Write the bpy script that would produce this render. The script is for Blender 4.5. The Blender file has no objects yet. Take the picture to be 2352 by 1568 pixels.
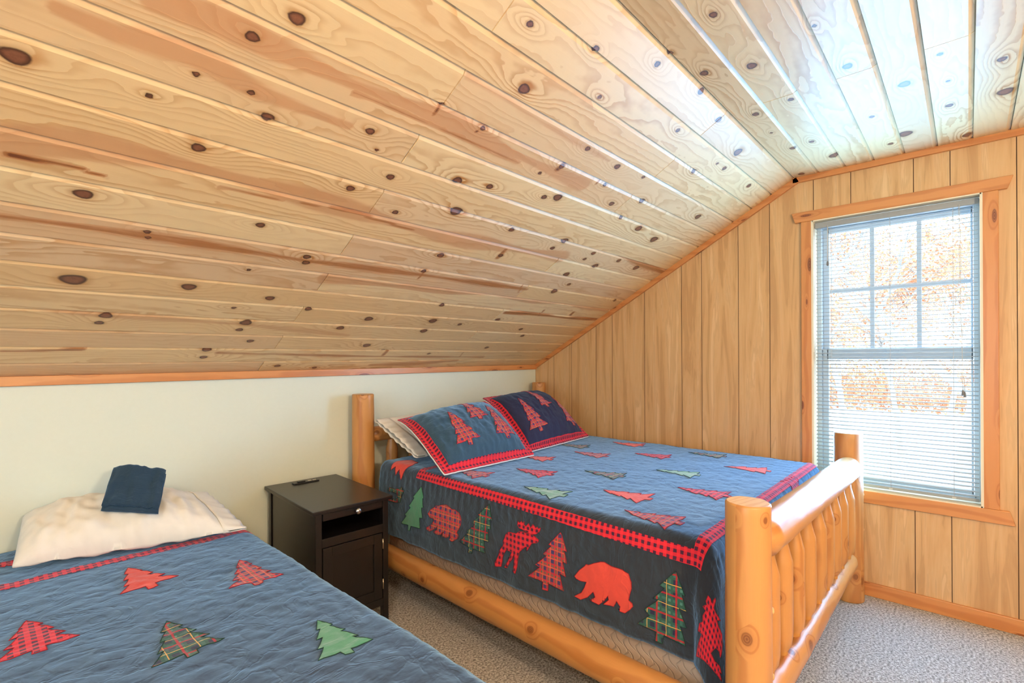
import bpy, bmesh, math, random
import numpy as np
from mathutils import Vector, Matrix, noise

random.seed(7)
S = bpy.context.scene
COL = S.collection

# ------------------------------------------------------------------ camera
H = 1.3                                   # camera height
cam_data = bpy.data.cameras.new('camera')
cam = bpy.data.objects.new('camera', cam_data)
COL.objects.link(cam)
cam_data.sensor_width = 36.0
cam_data.sensor_fit = 'HORIZONTAL'
cam_data.lens = 1137.66 / 2352 * 36.0
cam_data.shift_y = (819.59 - 784) / 2352
cam_data.clip_start = 0.02
cam_data.clip_end = 300
RT = Vector((0.677711, -0.735313, -0.004644))
DN = Vector((-0.002828, 0.003709, -0.999989))
FW = Vector((0.735323, 0.677717, 0.000435))
cam.matrix_world = Matrix(((RT.x, -DN.x, -FW.x, 0), (RT.y, -DN.y, -FW.y, 0), (RT.z, -DN.z, -FW.z, H), (0, 0, 0, 1)))
S.camera = cam

# ------------------------------------------------------------------ sky, daylight, exposure
SKY_STRENGTH = 4.6
WARM_W = 26.0
world = bpy.data.worlds.new('sky')
S.world = world
world.use_nodes = True
wn = world.node_tree
bg = wn.nodes['Background']
bg.inputs['Color'].default_value = (0.62, 0.82, 1.0, 1)
bg.inputs['Strength'].default_value = SKY_STRENGTH
S.view_settings.view_transform = 'Standard'
S.view_settings.look = 'None'
S.view_settings.gamma = 1
S.view_settings.use_curve_mapping = False
S.view_settings.exposure = 0.80

def portal(name, loc, rot, sx, sy):
    l = bpy.data.lights.new(name, 'AREA')
    l.shape = 'RECTANGLE'; l.size = sx; l.size_y = sy
    l.cycles.is_portal = True
    o = bpy.data.objects.new(name, l); COL.objects.link(o)
    o.location = loc; o.rotation_euler = rot
    return o
# daylight enters through the gable window and an added, unseen rear window
portal('window_daylight', (3.43, 0.306, 1.32), (math.radians(90), 0, math.radians(90)), 0.72, 1.5)
dl = bpy.data.lights.new('window_fill', 'AREA')  # fill light added on the room side of the blind to boost the daylight
dl.shape = 'RECTANGLE'; dl.size = 0.70; dl.size_y = 1.5; dl.energy = 30.0; dl.color = (0.20, 0.56, 1.0)
dlo = bpy.data.objects.new('window_fill', dl); COL.objects.link(dlo)
dlo.location = (3.262, 0.306, 1.32); dlo.rotation_euler = (math.radians(90), 0, math.radians(90))
portal('added_window_portal', (-2.6, 0.2, 1.35), (math.radians(90), 0, math.radians(-90)), 1.5, 1.5)  # portal of the added rear window
# ceiling lamp added out of view: warm fill from behind the camera
lamp = bpy.data.lights.new('ceiling_fill_light', 'AREA')
lamp.shape = 'DISK'; lamp.size = 0.5; lamp.energy = WARM_W; lamp.color = (1.0, 0.85, 0.66)
lo = bpy.data.objects.new('ceiling_fill_light', lamp); COL.objects.link(lo)
lo.location = (-0.9, -0.35, 2.25)

# unseen standing lamp, added in the right-hand half of the room as warm fill
fl = bpy.data.lights.new('floor_fill_light', 'POINT')
fl.shadow_soft_size = 0.12; fl.energy = 86.0; fl.color = (1.0, 0.82, 0.60)
flo = bpy.data.objects.new('floor_fill_light', fl); COL.objects.link(flo)
flo.location = (0.35, -1.50, 1.75)

# ------------------------------------------------------------------ room numbers
DG = 3.289          # gable wall plane (x)
DK = 2.756          # knee wall plane (y)
ZK = 1.231          # top of knee wall
YB, ZB = 0.751, 2.345   # bend between slope and flat ceiling
YR = -0.95          # bend on the other side
XR = -2.5           # rear wall
SLEN = math.hypot(DK - YB, ZB - ZK)
TH = math.atan2(ZB - ZK, DK - YB)
YK2 = YR - (DK - YB)    # other knee wall
WY0, WY1, WZ0, WZ1 = -0.048, 0.661, 0.568, 2.078

# ------------------------------------------------------------------ mesh helpers
def link(name, me, mat=None, parent=None, smooth=False):
    o = bpy.data.objects.new(name, me)
    COL.objects.link(o)
    if mat is not None:
        for m in (mat if isinstance(mat, (list, tuple)) else [mat]):
            me.materials.append(m)
    if parent is not None:
        o.parent = parent
    if smooth:
        me.polygons.foreach_set('use_smooth', [True] * len(me.polygons))
    return o

def from_lists(name, v, f, mat=None, parent=None, smooth=False, uv=None, mi=None):
    me = bpy.data.meshes.new(name)
    me.from_pydata([tuple(p) for p in v], [], f)
    if uv is not None:
        lay = me.uv_layers.new(name='UVMap')
        for l in me.loops:
            lay.data[l.index].uv = uv[l.vertex_index]
    if mi is not None:
        me.polygons.foreach_set('material_index', mi)
    me.validate(); me.update()
    return link(name, me, mat, parent, smooth)

class MB:
    """collects boxes, prisms and tubes in one bmesh"""
    def __init__(self):
        self.bm = bmesh.new()
    def box(self, x0, x1, y0, y1, z0, z1, bev=0.0, mi=0):
        b = bmesh.new()
        vs = [b.verts.new((x, y, z)) for x in (x0, x1) for y in (y0, y1) for z in (z0, z1)]
        for q in ((0, 1, 3, 2), (4, 6, 7, 5), (0, 4, 5, 1), (2, 3, 7, 6), (0, 2, 6, 4), (1, 5, 7, 3)):
            b.faces.new([vs[i] for i in q])
        if bev > 0:
            bmesh.ops.bevel(b, geom=b.edges[:], offset=bev, segments=2, affect='EDGES', profile=0.5)
        for f in b.faces: f.material_index = mi
        self.merge(b)
        return self
    def prism(self, pts, axis, a0, a1, bev=0.0, mi=0):
        """extrude a 2d outline along an axis; pts are the other two coordinates in order"""
        b = bmesh.new()
        def P(p, a):
            if axis == 'x': return (a, p[0], p[1])
            if axis == 'y': return (p[0], a, p[1])
            return (p[0], p[1], a)
        lo_ = [b.verts.new(P(p, a0)) for p in pts]
        hi_ = [b.verts.new(P(p, a1)) for p in pts]
        n = len(pts)
        b.faces.new(lo_); b.faces.new(hi_[::-1])
        for i in range(n):
            b.faces.new((lo_[i], hi_[i], hi_[(i + 1) % n], lo_[(i + 1) % n]))
        bmesh.ops.recalc_face_normals(b, faces=b.faces[:])
        if bev > 0:
            bmesh.ops.bevel(b, geom=b.edges[:], offset=bev, segments=2, affect='EDGES', profile=0.5)
        for f in b.faces: f.material_index = mi
        self.merge(b)
        return self
    def tube(self, pts, r, seg=8, mi=0, caps=True):
        b = self.bm
        pts = [Vector(p) for p in pts]
        rs = r if isinstance(r, (list, tuple)) else [r] * len(pts)
        rings = []
        ref = None
        for i, p in enumerate(pts):
            t = (pts[min(i + 1, len(pts) - 1)] - pts[max(i - 1, 0)])
            if t.length < 1e-9: t = Vector((0, 0, 1))
            t.normalize()
            if ref is None:
                ref = Vector((0, 0, 1)) if abs(t.z) < 0.9 else Vector((1, 0, 0))
            a = t.cross(ref)
            if a.length < 1e-6: a = t.orthogonal()
            a.normalize(); c = t.cross(a); ref = -c if False else ref
            rings.append([b.verts.new(p + rs[i] * (math.cos(2 * math.pi * k / seg) * a + math.sin(2 * math.pi * k / seg) * c)) for k in range(seg)])
        for i in range(len(rings) - 1):
            for k in range(seg):
                f = b.faces.new((rings[i][k], rings[i][(k + 1) % seg], rings[i + 1][(k + 1) % seg], rings[i + 1][k]))
                f.material_index = mi; f.smooth = True
        if caps:
            f = b.faces.new(rings[0][::-1]); f.material_index = mi
            f = b.faces.new(rings[-1]); f.material_index = mi
        return self
    def lathe(self, prof, seg=24, loc=(0, 0, 0), axis='z', mi=0):
        b = self.bm; rings = []
        L = Vector(loc)
        for (r, h) in prof:
            ring = []
            for k in range(seg):
                c, s_ = math.cos(2 * math.pi * k / seg) * r, math.sin(2 * math.pi * k / seg) * r
                p = {'z': (c, s_, h), 'y': (c, h, s_), 'x': (h, c, s_)}[axis]
                ring.append(b.verts.new(L + Vector(p)))
            rings.append(ring)
        for i in range(len(rings) - 1):
            for k in range(seg):
                f = b.faces.new((rings[i][k], rings[i][(k + 1) % seg], rings[i + 1][(k + 1) % seg], rings[i + 1][k]))
                f.material_index = mi; f.smooth = True
        b.faces.new(rings[0][::-1]).material_index = mi
        b.faces.new(rings[-1]).material_index = mi
        return self
    def merge(self, b):
        m = bpy.data.meshes.new('tmp'); b.to_mesh(m); b.free()
        self.bm.from_mesh(m); bpy.data.meshes.remove(m)
    def build(self, name, mat=None, parent=None, smooth=False, uvaxis=None):
        bm = self.bm
        bmesh.ops.recalc_face_normals(bm, faces=bm.faces[:])
        if uvaxis is not None:
            lay = bm.loops.layers.uv.new('UVMap')
            others = [i for i in range(3) if i != uvaxis]
            for f in bm.faces:
                n = f.normal
                w = others[0] if abs(n[others[0]]) < abs(n[others[1]]) else others[1]
                for l in f.loops:
                    c = l.vert.co
                    l[lay].uv = (c[uvaxis], c[w] + 0.37 * others.index(w))
        me = bpy.data.meshes.new(name); bm.to_mesh(me); bm.free()
        return link(name, me, mat, parent, smooth)

def empty(name, loc=(0, 0, 0), rz=0.0):
    o = bpy.data.objects.new(name, None); COL.objects.link(o)
    o.location = loc; o.rotation_euler = (0, 0, rz); o.empty_display_size = 0.1
    return o
def tag(o, label, cat, group=None, kind=None):
    o['label'] = label; o['category'] = cat
    if group: o['group'] = group
    if kind: o['kind'] = kind
    return o
def struct(o):
    o['kind'] = 'structure'; return o

# ------------------------------------------------------------------ node helpers
class NT:
    def __init__(self, name):
        self.m = bpy.data.materials.new(name); self.m.use_nodes = True
        self.t = self.m.node_tree; self.t.nodes.clear()
        self.out = self.t.nodes.new('ShaderNodeOutputMaterial')
        self.p = self.t.nodes.new('ShaderNodeBsdfPrincipled')
        self.t.links.new(self.p.outputs[0], self.out.inputs[0])
    def n(self, typ, ins=None, **kw):
        nd = self.t.nodes.new('ShaderNode' + typ)
        for k, v in kw.items(): setattr(nd, k, v)
        for k, v in (ins or {}).items(): self.set(nd.inputs[k], v)
        return nd
    def set(self, sock, v):
        if isinstance(v, bpy.types.NodeSocket): self.t.links.new(v, sock)
        elif hasattr(v, 'outputs'): self.t.links.new(v.outputs[0], sock)
        else:
            if isinstance(v, (tuple, list)) and len(v) == 3 and sock.type == 'RGBA': v = (*v, 1)
            sock.default_value = v
    def math(self, op, a, b=None, c=None, clamp=False):
        nd = self.n('Math', operation=op, use_clamp=clamp)
        self.set(nd.inputs[0], a)
        if b is not None: self.set(nd.inputs[1], b)
        if c is not None: self.set(nd.inputs[2], c)
        return nd.outputs[0]
    def mix(self, fac, a, b, mode='MIX'):
        nd = self.n('Mix', data_type='RGBA', blend_type=mode)
        self.set(nd.inputs[0], fac); self.set(nd.inputs[6], a); self.set(nd.inputs[7], b)
        return nd.outputs[2]
    def ramp(self, fac, stops, interp='LINEAR'):
        nd = self.n('ValToRGB'); self.set(nd.inputs[0], fac)
        e = nd.color_ramp.elements; nd.color_ramp.interpolation = interp
        while len(e) < len(stops): e.new(0.5)
        for i, (p, c) in enumerate(stops):
            e[i].position = p; e[i].color = (*c, 1) if len(c) == 3 else c
        return nd.outputs[0]
    def smooth(self, x, a, b):
        nd = self.n('MapRange', interpolation_type='SMOOTHSTEP')
        self.set(nd.inputs[0], x); nd.inputs[1].default_value = a; nd.inputs[2].default_value = b
        return nd.outputs[0]
    def mapping(self, vec, scale=(1, 1, 1), loc=(0, 0, 0), rot=(0, 0, 0)):
        nd = self.n('Mapping'); self.set(nd.inputs[0], vec)
        self.set(nd.inputs['Location'], loc); nd.inputs['Rotation'].default_value = rot; nd.inputs['Scale'].default_value = scale
        return nd.outputs[0]
    def noise(self, vec, scale=5, detail=3, rough=0.5, dist=0.0, typ='FBM', dim='3D'):
        nd = self.n('TexNoise', noise_dimensions=dim, noise_type=typ)
        self.set(nd.inputs['Vector'], vec); nd.inputs['Scale'].default_value = scale
        nd.inputs['Detail'].default_value = detail; nd.inputs['Roughness'].default_value = rough
        nd.inputs['Distortion'].default_value = dist
        return nd.outputs[0]
    def bump(self, h, strength=0.3, dist=0.01):
        nd = self.n('Bump'); nd.inputs['Strength'].default_value = strength; nd.inputs['Distance'].default_value = dist
        self.set(nd.inputs['Height'], h)
        self.t.links.new(nd.outputs[0], self.p.inputs['Normal'])
        return nd
    def P(self, **kw):
        names = dict(color='Base Color', rough='Roughness', metal='Metallic', spec='Specular IOR Level', sheen='Sheen Weight',
                     sheen_rough='Sheen Roughness', sheen_tint='Sheen Tint', coat='Coat Weight', coat_rough='Coat Roughness', trans='Transmission Weight', ior='IOR')
        for k, v in kw.items(): self.set(self.p.inputs[names[k]], v)
        return self.m

# ------------------------------------------------------------------ materials
def plain(name, color, rough=0.6, **kw):
    t = NT(name); return t.P(color=color, rough=rough, **kw)

def pine(name, light, mid, dark, knot, rough=0.4, freq=1.0, knots=0.55, coat=0.2, rnd=True, kscale=(4.0, 9.0)):
    """varnished pine: u runs with the grain, v across it"""
    t = NT(name)
    uv = t.n('UVMap').outputs[0]
    if rnd:
        oi = t.n('ObjectInfo').outputs['Random']
        off = t.n('CombineXYZ', {0: t.math('MULTIPLY', oi, 7.3), 1: t.math('MULTIPLY', oi, 3.1)}).outputs[0]
        uv = t.n('VectorMath', {0: uv, 1: off}, operation='ADD').outputs[0]
    sep = t.n('SeparateXYZ', {0: uv})
    # knots from a sparse voronoi
    kv = t.mapping(uv, scale=(kscale[0], kscale[1], 1))
    vo = t.n('TexVoronoi', {'Vector': kv, 'Scale': 1.0, 'Randomness': 0.9}, voronoi_dimensions='2D')
    d = vo.outputs['Distance']
    cs = t.n('SeparateColor', {0: vo.outputs['Color']})
    on = t.math('GREATER_THAN', cs.outputs[0], 1 - knots)
    size = t.math('MULTIPLY_ADD', cs.outputs[1], 0.08, 0.05)
    kd = t.math('DIVIDE', d, size)
    halo = t.math('MULTIPLY', t.math('SUBTRACT', 1.0, t.smooth(kd, 0.6, 3.2)), on)
    core = t.math('MULTIPLY', t.math('SUBTRACT', 1.0, t.smooth(kd, 0.75, 1.15)), on)
    # grain
    n1 = t.noise(t.mapping(uv, scale=(1.6, 7, 1)), 1.0, 3, 0.5)
    ph = t.math('MULTIPLY_ADD', n1, 14.0, t.math('MULTIPLY', sep.outputs[1], 95.0 * freq))
    ph = t.math('ADD', ph, t.math('MULTIPLY', halo, 9.0))
    w = t.math('SINE', ph)
    w = t.smooth(w, 0.1, 1.0)
    fine = t.noise(t.mapping(uv, scale=(9, 260, 1)), 1.0, 2, 0.6)
    big = t.noise(t.mapping(uv, scale=(1.1, 5, 1)), 1.0, 2, 0.5)
    c = t.mix(t.math('MULTIPLY', big, 0.9), light, mid)
    c = t.mix(t.math('MULTIPLY', w, 0.5), c, dark)
    c = t.mix(t.math('MULTIPLY', fine, 0.18), c, dark)
    c = t.mix(t.math('MULTIPLY', halo, 0.45), c, dark)
    ring = t.math('MULTIPLY_ADD', t.math('SINE', t.math('MULTIPLY', kd, 16.0)), 0.2, 0.75)
    c = t.mix(t.math('MULTIPLY', core, ring), c, knot)
    t.bump(t.math('ADD', w, fine), 0.12, 0.003)
    return t.P(color=c, rough=rough, coat=coat, coat_rough=0.25)

def ceiling_pine():
    """knotty pine boards; the knots, streaks and board tints are stored with the boards"""
    t = NT('knotty_pine_ceiling')
    uv = t.n('UVMap').outputs[0]
    at = t.n('Attribute', attribute_name='grain')
    sc = t.n('SeparateColor', {0: at.outputs['Color']})
    kd = t.math('MULTIPLY', sc.outputs[0], 3.0)
    fld, heart, rnd = sc.outputs[1], sc.outputs[2], at.outputs['Alpha']
    off = t.n('CombineXYZ', {0: t.math('MULTIPLY', rnd, 31.0), 1: t.math('MULTIPLY', rnd, 17.0)}).outputs[0]
    uvr = t.n('VectorMath', {0: uv, 1: off}, operation='ADD').outputs[0]
    sep = t.n('SeparateXYZ', {0: uvr})
    n1 = t.noise(t.mapping(uvr, scale=(0.9, 5.5, 1)), 1.0, 3, 0.55, 0.3)
    n2 = t.noise(t.mapping(uvr, scale=(22, 34, 1)), 1.0, 1, 0.5)
    frq = t.math('MULTIPLY_ADD', rnd, 60.0, 40.0)
    ph = t.math('MULTIPLY', sep.outputs[1], frq)
    ph = t.math('MULTIPLY_ADD', n1, 30.0, ph)
    ph = t.math('MULTIPLY_ADD', fld, 11.0, ph)
    ph = t.math('MULTIPLY_ADD', n2, 1.6, ph)
    saw = t.math('FRACT', t.math('MULTIPLY', ph, 0.32))
    line = t.math('MULTIPLY', t.smooth(saw, 0.35, 0.93), t.math('SUBTRACT', 1.0, t.smooth(saw, 0.93, 1.0)))
    fine = t.noise(t.mapping(uvr, scale=(7, 300, 1)), 1.0, 2, 0.6)
    big = t.noise(t.mapping(uvr, scale=(0.8, 4, 1)), 1.0, 2, 0.5)
    c = t.mix(rnd, (0.88, 0.66, 0.36), (0.80, 0.52, 0.24))
    c = t.mix(t.math('MULTIPLY', t.smooth(t.math('FRACT', t.math('MULTIPLY', rnd, 7.31)), 0.62, 0.95), 0.7), c, (0.68, 0.43, 0.26))
    c = t.mix(t.math('MULTIPLY', big, 0.5), c, (0.88, 0.68, 0.40))
    amt = t.math('MULTIPLY_ADD', t.smooth(big, 0.3, 0.7), 0.65, 0.10)
    amt = t.math('MULTIPLY', amt, t.math('MULTIPLY_ADD', t.math('SUBTRACT', 1.0, t.smooth(kd, 1.0, 3.0)), 0.8, 0.7))
    c = t.mix(t.math('MULTIPLY', line, amt), c, (0.50, 0.20, 0.04))
    c = t.mix(t.math('MULTIPLY', fine, 0.14), c, (0.60, 0.33, 0.12))
    # heartwood bands and resin streaks
    hn = t.math('MULTIPLY', heart, t.math('MULTIPLY_ADD', t.noise(t.mapping(uvr, scale=(8, 90, 1)), 1.0, 3, 0.6), 1.0, 0.45))
    c = t.mix(t.math('MULTIPLY', t.smooth(hn, 0.08, 0.42), 0.72), c, (0.60, 0.29, 0.13))
    c = t.mix(t.math('MULTIPLY', t.smooth(hn, 0.55, 0.95), 0.80), c, (0.42, 0.15, 0.035))
    c = t.mix(t.math('MULTIPLY', t.smooth(hn, 1.05, 1.6), 0.85), c, (0.15, 0.035, 0.012))
    # knots
    halo = t.math('SUBTRACT', 1.0, t.smooth(kd, 0.9, 1.7))
    c = t.mix(t.math('MULTIPLY', halo, 0.45), c, (0.50, 0.22, 0.06))
    core = t.math('SUBTRACT', 1.0, t.smooth(kd, 0.82, 1.08))
    rim = t.smooth(kd, 0.45, 0.95)
    kn = t.noise(t.mapping(uvr, scale=(90, 90, 1)), 1.0, 3, 0.6)
    kc = t.mix(rim, t.mix(kn, (0.12, 0.035, 0.02), (0.34, 0.13, 0.06)), (0.045, 0.012, 0.007))
    c = t.mix(t.math('MULTIPLY', core, 0.97), c, kc)
    hgt = t.math('ADD', t.math('MULTIPLY', line, 0.5), t.math('MULTIPLY', t.noise(t.mapping(uvr, scale=(14, 22, 1)), 1.0, 2, 0.5), 0.9))
    hgt = t.math('SUBTRACT', hgt, t.math('MULTIPLY', core, 1.0))
    t.bump(hgt, 0.22, 0.0025)
    return t.P(color=c, rough=0.5, coat=0.4, coat_rough=0.34)

def panel_mat():
    t = NT('wood_panelling')
    uv = t.n('UVMap').outputs[0]
    at = t.n('Attribute', attribute_name='board').outputs['Fac']
    off = t.n('CombineXYZ', {0: t.math('MULTIPLY', at, 13.0), 1: t.math('MULTIPLY', at, 5.0)}).outputs[0]
    uvr = t.n('VectorMath', {0: uv, 1: off}, operation='ADD').outputs[0]
    n1 = t.noise(t.mapping(uvr, scale=(1.1, 16, 1)), 1.0, 4, 0.6, 0.6)
    n2 = t.noise(t.mapping(uvr, scale=(6, 220, 1)), 1.0, 2, 0.6)
    w = t.math('SINE', t.math('MULTIPLY', n1, 34.0))
    c = t.ramp(n1, [(0.30, (0.58, 0.33, 0.145)), (0.5, (0.72, 0.45, 0.215)), (0.68, (0.82, 0.57, 0.31))])
    c = t.mix(t.math('MULTIPLY', t.smooth(w, 0.3, 1.0), 0.22), c, (0.42, 0.22, 0.09))
    c = t.mix(t.math('MULTIPLY', n2, 0.22), c, (0.45, 0.26, 0.12))
    t.bump(n2, 0.06, 0.002)
    return t.P(color=c, rough=0.48)

def carpet_mat():
    t = NT('carpet_pile')
    co = t.n('TexCoord').outputs['Object']
    n1 = t.noise(co, 105, 3, 0.65)
    n2 = t.noise(co, 330, 1, 0.5)
    n3 = t.noise(co, 6, 2, 0.5)
    n = t.math('ADD', t.math('MULTIPLY', n1, 0.7), t.math('MULTIPLY', n2, 0.3))
    c = t.ramp(n, [(0.38, (0.13, 0.12, 0.11)), (0.5, (0.50, 0.48, 0.46)), (0.60, (0.88, 0.87, 0.85))])
    c = t.mix(t.math('MULTIPLY', n3, 0.15), c, (0.40, 0.36, 0.32))
    t.bump(n, 0.9, 0.012)
    return t.P(color=c, rough=0.95, spec=0.1, sheen=0.2)

def wall_paint():
    t = NT('cream_wall_paint')
    co = t.n('TexCoord').outputs['Object']
    n = t.noise(co, 60, 3, 0.6)
    t.bump(n, 0.08, 0.003)
    c = t.mix(n, (0.73, 0.785, 0.68), (0.76, 0.815, 0.71))
    return t.P(color=c, rough=0.55, spec=0.3)

SHEEN = dict(sheen=1.0, sheen_rough=0.5, sheen_tint=(0.34, 0.62, 1.0, 1))
def cloth_bump(t, uv, amp=1.0):
    r1 = t.noise(t.mapping(uv, scale=(7, 10, 1), rot=(0, 0, 0.5)), 1.0, 3, 0.5, 1.2)
    r1 = t.math('ABSOLUTE', t.math('SUBTRACT', r1, 0.5))
    r1 = t.math('SUBTRACT', 1.0, t.smooth(r1, 0.0, 0.06))
    r2 = t.noise(t.mapping(uv, scale=(20, 28, 1), rot=(0, 0, -0.4)), 1.0, 3, 0.5, 0.5)
    wv = t.noise(t.mapping(uv, scale=(900, 900, 1)), 1.0, 1, 0.5)
    h = t.math('ADD', t.math('MULTIPLY', r1, -0.16), t.math('ADD', t.math('MULTIPLY', r2, 0.7), t.math('MULTIPLY', wv, 0.10)))
    t.bump(h, 0.6 * amp, 0.008)
def navy_cloth(name='navy_cotton', col=(0.020, 0.020, 0.025), amp=1.0, sheen=0.95):
    t = NT(name)
    uv = t.n('UVMap').outputs[0]
    n = t.noise(uv, 14, 3, 0.6)
    c = t.mix(n, col, tuple(v * 1.35 for v in col))
    # stitched quilting contours
    cloth_bump(t, uv, amp)
    kw = dict(SHEEN); kw['sheen'] = sheen
    return t.P(color=c, rough=0.85, spec=0.25, **kw)
def stripe(t, x, period, centre, width):
    """1 inside a stripe of the repeating weave"""
    f = t.math('FRACT', t.math('ADD', t.math('DIVIDE', x, period), 0.5 - centre))
    return t.math('LESS_THAN', t.math('ABSOLUTE', t.math('SUBTRACT', f, 0.5)), width / 2)
def buffalo(name='buffalo_check', period=0.0232):
    t = NT(name)
    uv = t.n('UVMap').outputs[0]; s = t.n('SeparateXYZ', {0: uv})
    a = stripe(t, s.outputs[0], period, 0.5, 0.5); b = stripe(t, s.outputs[1], period, 0.5, 0.5)
    c = t.mix(t.math('MULTIPLY', t.math('ADD', a, b), 0.5), (0.78, 0.028, 0.045), (0.50, 0.018, 0.040))
    c = t.mix(t.math('MULTIPLY', a, b), c, (0.075, 0.018, 0.045))
    cloth_bump(t, uv, 0.8)
    return t.P(color=c, rough=0.85, spec=0.2, sheen=0.3, sheen_rough=0.45, sheen_tint=(0.9, 0.8, 1, 1))
def tartan(name, red=True, period=0.036):
    t = NT(name)
    uv = t.n('UVMap').outputs[0]; s = t.n('SeparateXYZ', {0: uv}); x, y = s.outputs[0], s.outputs[1]
    if red:
        base, sq, gr, ln = (0.66, 0.035, 0.05), (0.06, 0.055, 0.15), (0.05, 0.17, 0.10), (0.72, 0.38, 0.12)
    else:
        base, sq, gr, ln = (0.030, 0.115, 0.085), (0.025, 0.028, 0.065), (0.10, 0.26, 0.21), (0.75, 0.42, 0.10)
    ax = stripe(t, x, period, 0.5, 0.40); ay = stripe(t, y, period, 0.5, 0.40)
    gx = stripe(t, x, period, 0.0, 0.22); gy = stripe(t, y, period, 0.0, 0.22)
    c = t.mix(t.math('MULTIPLY', t.math('ADD', ax, ay), 0.22), base, sq)
    c = t.mix(t.math('MULTIPLY', ax, ay), c, sq)
    c = t.mix(t.math('MULTIPLY', t.math('MULTIPLY', gx, gy), 0.9), c, gr)
    c = t.mix(t.math('MULTIPLY', t.math('MAXIMUM', t.math('MULTIPLY', gx, ay), t.math('MULTIPLY', gy, ax)), 0.6 if red else 0.3), c, gr)
    if red:
        l1 = stripe(t, x, period, 0.80, 0.05); l2 = stripe(t, y, period, 0.80, 0.05)
        c = t.mix(t.math('MULTIPLY', t.math('MAXIMUM', l1, l2), 0.6), c, ln)
    else:
        r1 = stripe(t, x, period * 1.7, 0.25, 0.09); r2 = stripe(t, y, period * 1.7, 0.25, 0.09)
        c = t.mix(t.math('MULTIPLY', t.math('MAXIMUM', r1, r2), 0.9), c, (0.42, 0.02, 0.03))
        l1 = stripe(t, x, period * 1.7, 0.75, 0.035); l2 = stripe(t, y, period * 1.7, 0.75, 0.035)
        c = t.mix(t.math('MULTIPLY', t.math('MAXIMUM', l1, l2), 0.9), c, ln)
    cloth_bump(t, uv, 0.8)
    return t.P(color=c, rough=0.85, spec=0.2, sheen=0.35, sheen_rough=0.45, sheen_tint=(0.8, 0.85, 1, 1))
def solid_cloth(name, col, sheen=0.3, amp=0.8, rough=0.85):
    t = NT(name); uv = t.n('UVMap').outputs[0]
    n = t.noise(uv, 25, 2, 0.5)
    cloth_bump(t, uv, amp)
    return t.P(color=t.mix(n, col, tuple(v * 0.88 for v in col)), rough=rough, spec=0.2, sheen=sheen, sheen_rough=0.45, sheen_tint=(0.9, 0.9, 1, 1))

M = {}
M['ceiling'] = ceiling_pine()
M['panel'] = panel_mat()
M['groove'] = plain('panel_groove', (0.10, 0.035, 0.018), 0.8)
M['carpet'] = carpet_mat()
M['paint'] = wall_paint()
M['trim'] = pine('orange_pine_trim', (0.72, 0.33, 0.115), (0.66, 0.27, 0.085), (0.50, 0.16, 0.04), (0.16, 0.035, 0.012), rough=0.4, knots=0.5, kscale=(3.2, 12))
M['log'] = pine('varnished_log', (0.66, 0.335, 0.115), (0.60, 0.27, 0.072), (0.40, 0.13, 0.03), (0.20, 0.06, 0.015), rough=0.42, freq=0.7, knots=0.5, coat=0.12, kscale=(5.5, 7.0))
M['log_end'] = pine('log_end_grain', (0.86, 0.56, 0.26), (0.80, 0.48, 0.20), (0.62, 0.30, 0.10), (0.5, 0.2, 0.06), rough=0.5, knots=0.0)
M['log_tenon'] = plain('rough_tenon', (0.62, 0.30, 0.08), 0.7)
M['cream_jamb'] = plain('cream_jamb', (0.86, 0.78, 0.62), 0.45)
M['vinyl'] = plain('white_vinyl', (0.56, 0.66, 0.74), 0.35)  # white vinyl; the blue-grey of its backlit shade is put into the colour
M['slat'] = plain('white_slat', (0.36, 0.39, 0.42), 0.5)  # white slats; colour darkened to offset the daylight glare on them
M['cord'] = plain('blind_cord', (0.62, 0.62, 0.62), 0.8)
M['tassel'] = plain('grey_tassel', (0.20, 0.20, 0.21), 0.5)
M['black_wood'] = None
def espresso():
    t = NT('espresso_wood')
    co = t.n('TexCoord').outputs['Object']
    n = t.noise(t.mapping(co, scale=(18, 18, 3)), 1.0, 3, 0.6)
    c = t.mix(n, (0.006, 0.004, 0.0035), (0.013, 0.009, 0.007))
    t.bump(n, 0.05, 0.002)
    return t.P(color=c, rough=0.33, spec=0.5, coat=0.15, coat_rough=0.3)
M['black_wood'] = espresso()
M['steel'] = plain('brushed_steel', (0.62, 0.58, 0.55), 0.28, metal=1.0)
M['brass'] = plain('brass_hinge', (0.65, 0.52, 0.36), 0.35, metal=1.0)
M['black_plastic'] = plain('black_plastic', (0.02, 0.018, 0.018), 0.35)
M['port'] = plain('pale_port', (0.55, 0.50, 0.42), 0.4)
M['navy'] = navy_cloth()
M['navy_blue'] = navy_cloth('navy_blue_cotton', (0.018, 0.042, 0.075), 1.2, 0.35)
M['navy_sham'] = navy_cloth('blue_sham_cotton', (0.026, 0.060, 0.095), 0.8, 0.9)
M['ink_sham'] = navy_cloth('ink_sham_cotton', (0.022, 0.022, 0.055), 0.8, 0.2)
M['buffalo'] = buffalo()
M['tartan_red'] = tartan('red_tartan', True)
M['tartan_green'] = tartan('green_tartan', False, 0.040)
M['salmon'] = solid_cloth('salmon_red_cotton', (0.80, 0.085, 0.060))
M['green'] = solid_cloth('green_cotton', (0.075, 0.31, 0.17), 0.6)
M['st_red'] = plain('dark_red_thread', (0.40, 0.01, 0.02), 0.8)
M['st_green'] = plain('dark_green_thread', (0.01, 0.05, 0.03), 0.8)
M['white_cloth'] = solid_cloth('cream_cotton', (0.86, 0.83, 0.76), 0.1, 0.25)
M['white_piping'] = solid_cloth('white_lining', (0.85, 0.84, 0.84), 0.1, 0.3)
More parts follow.
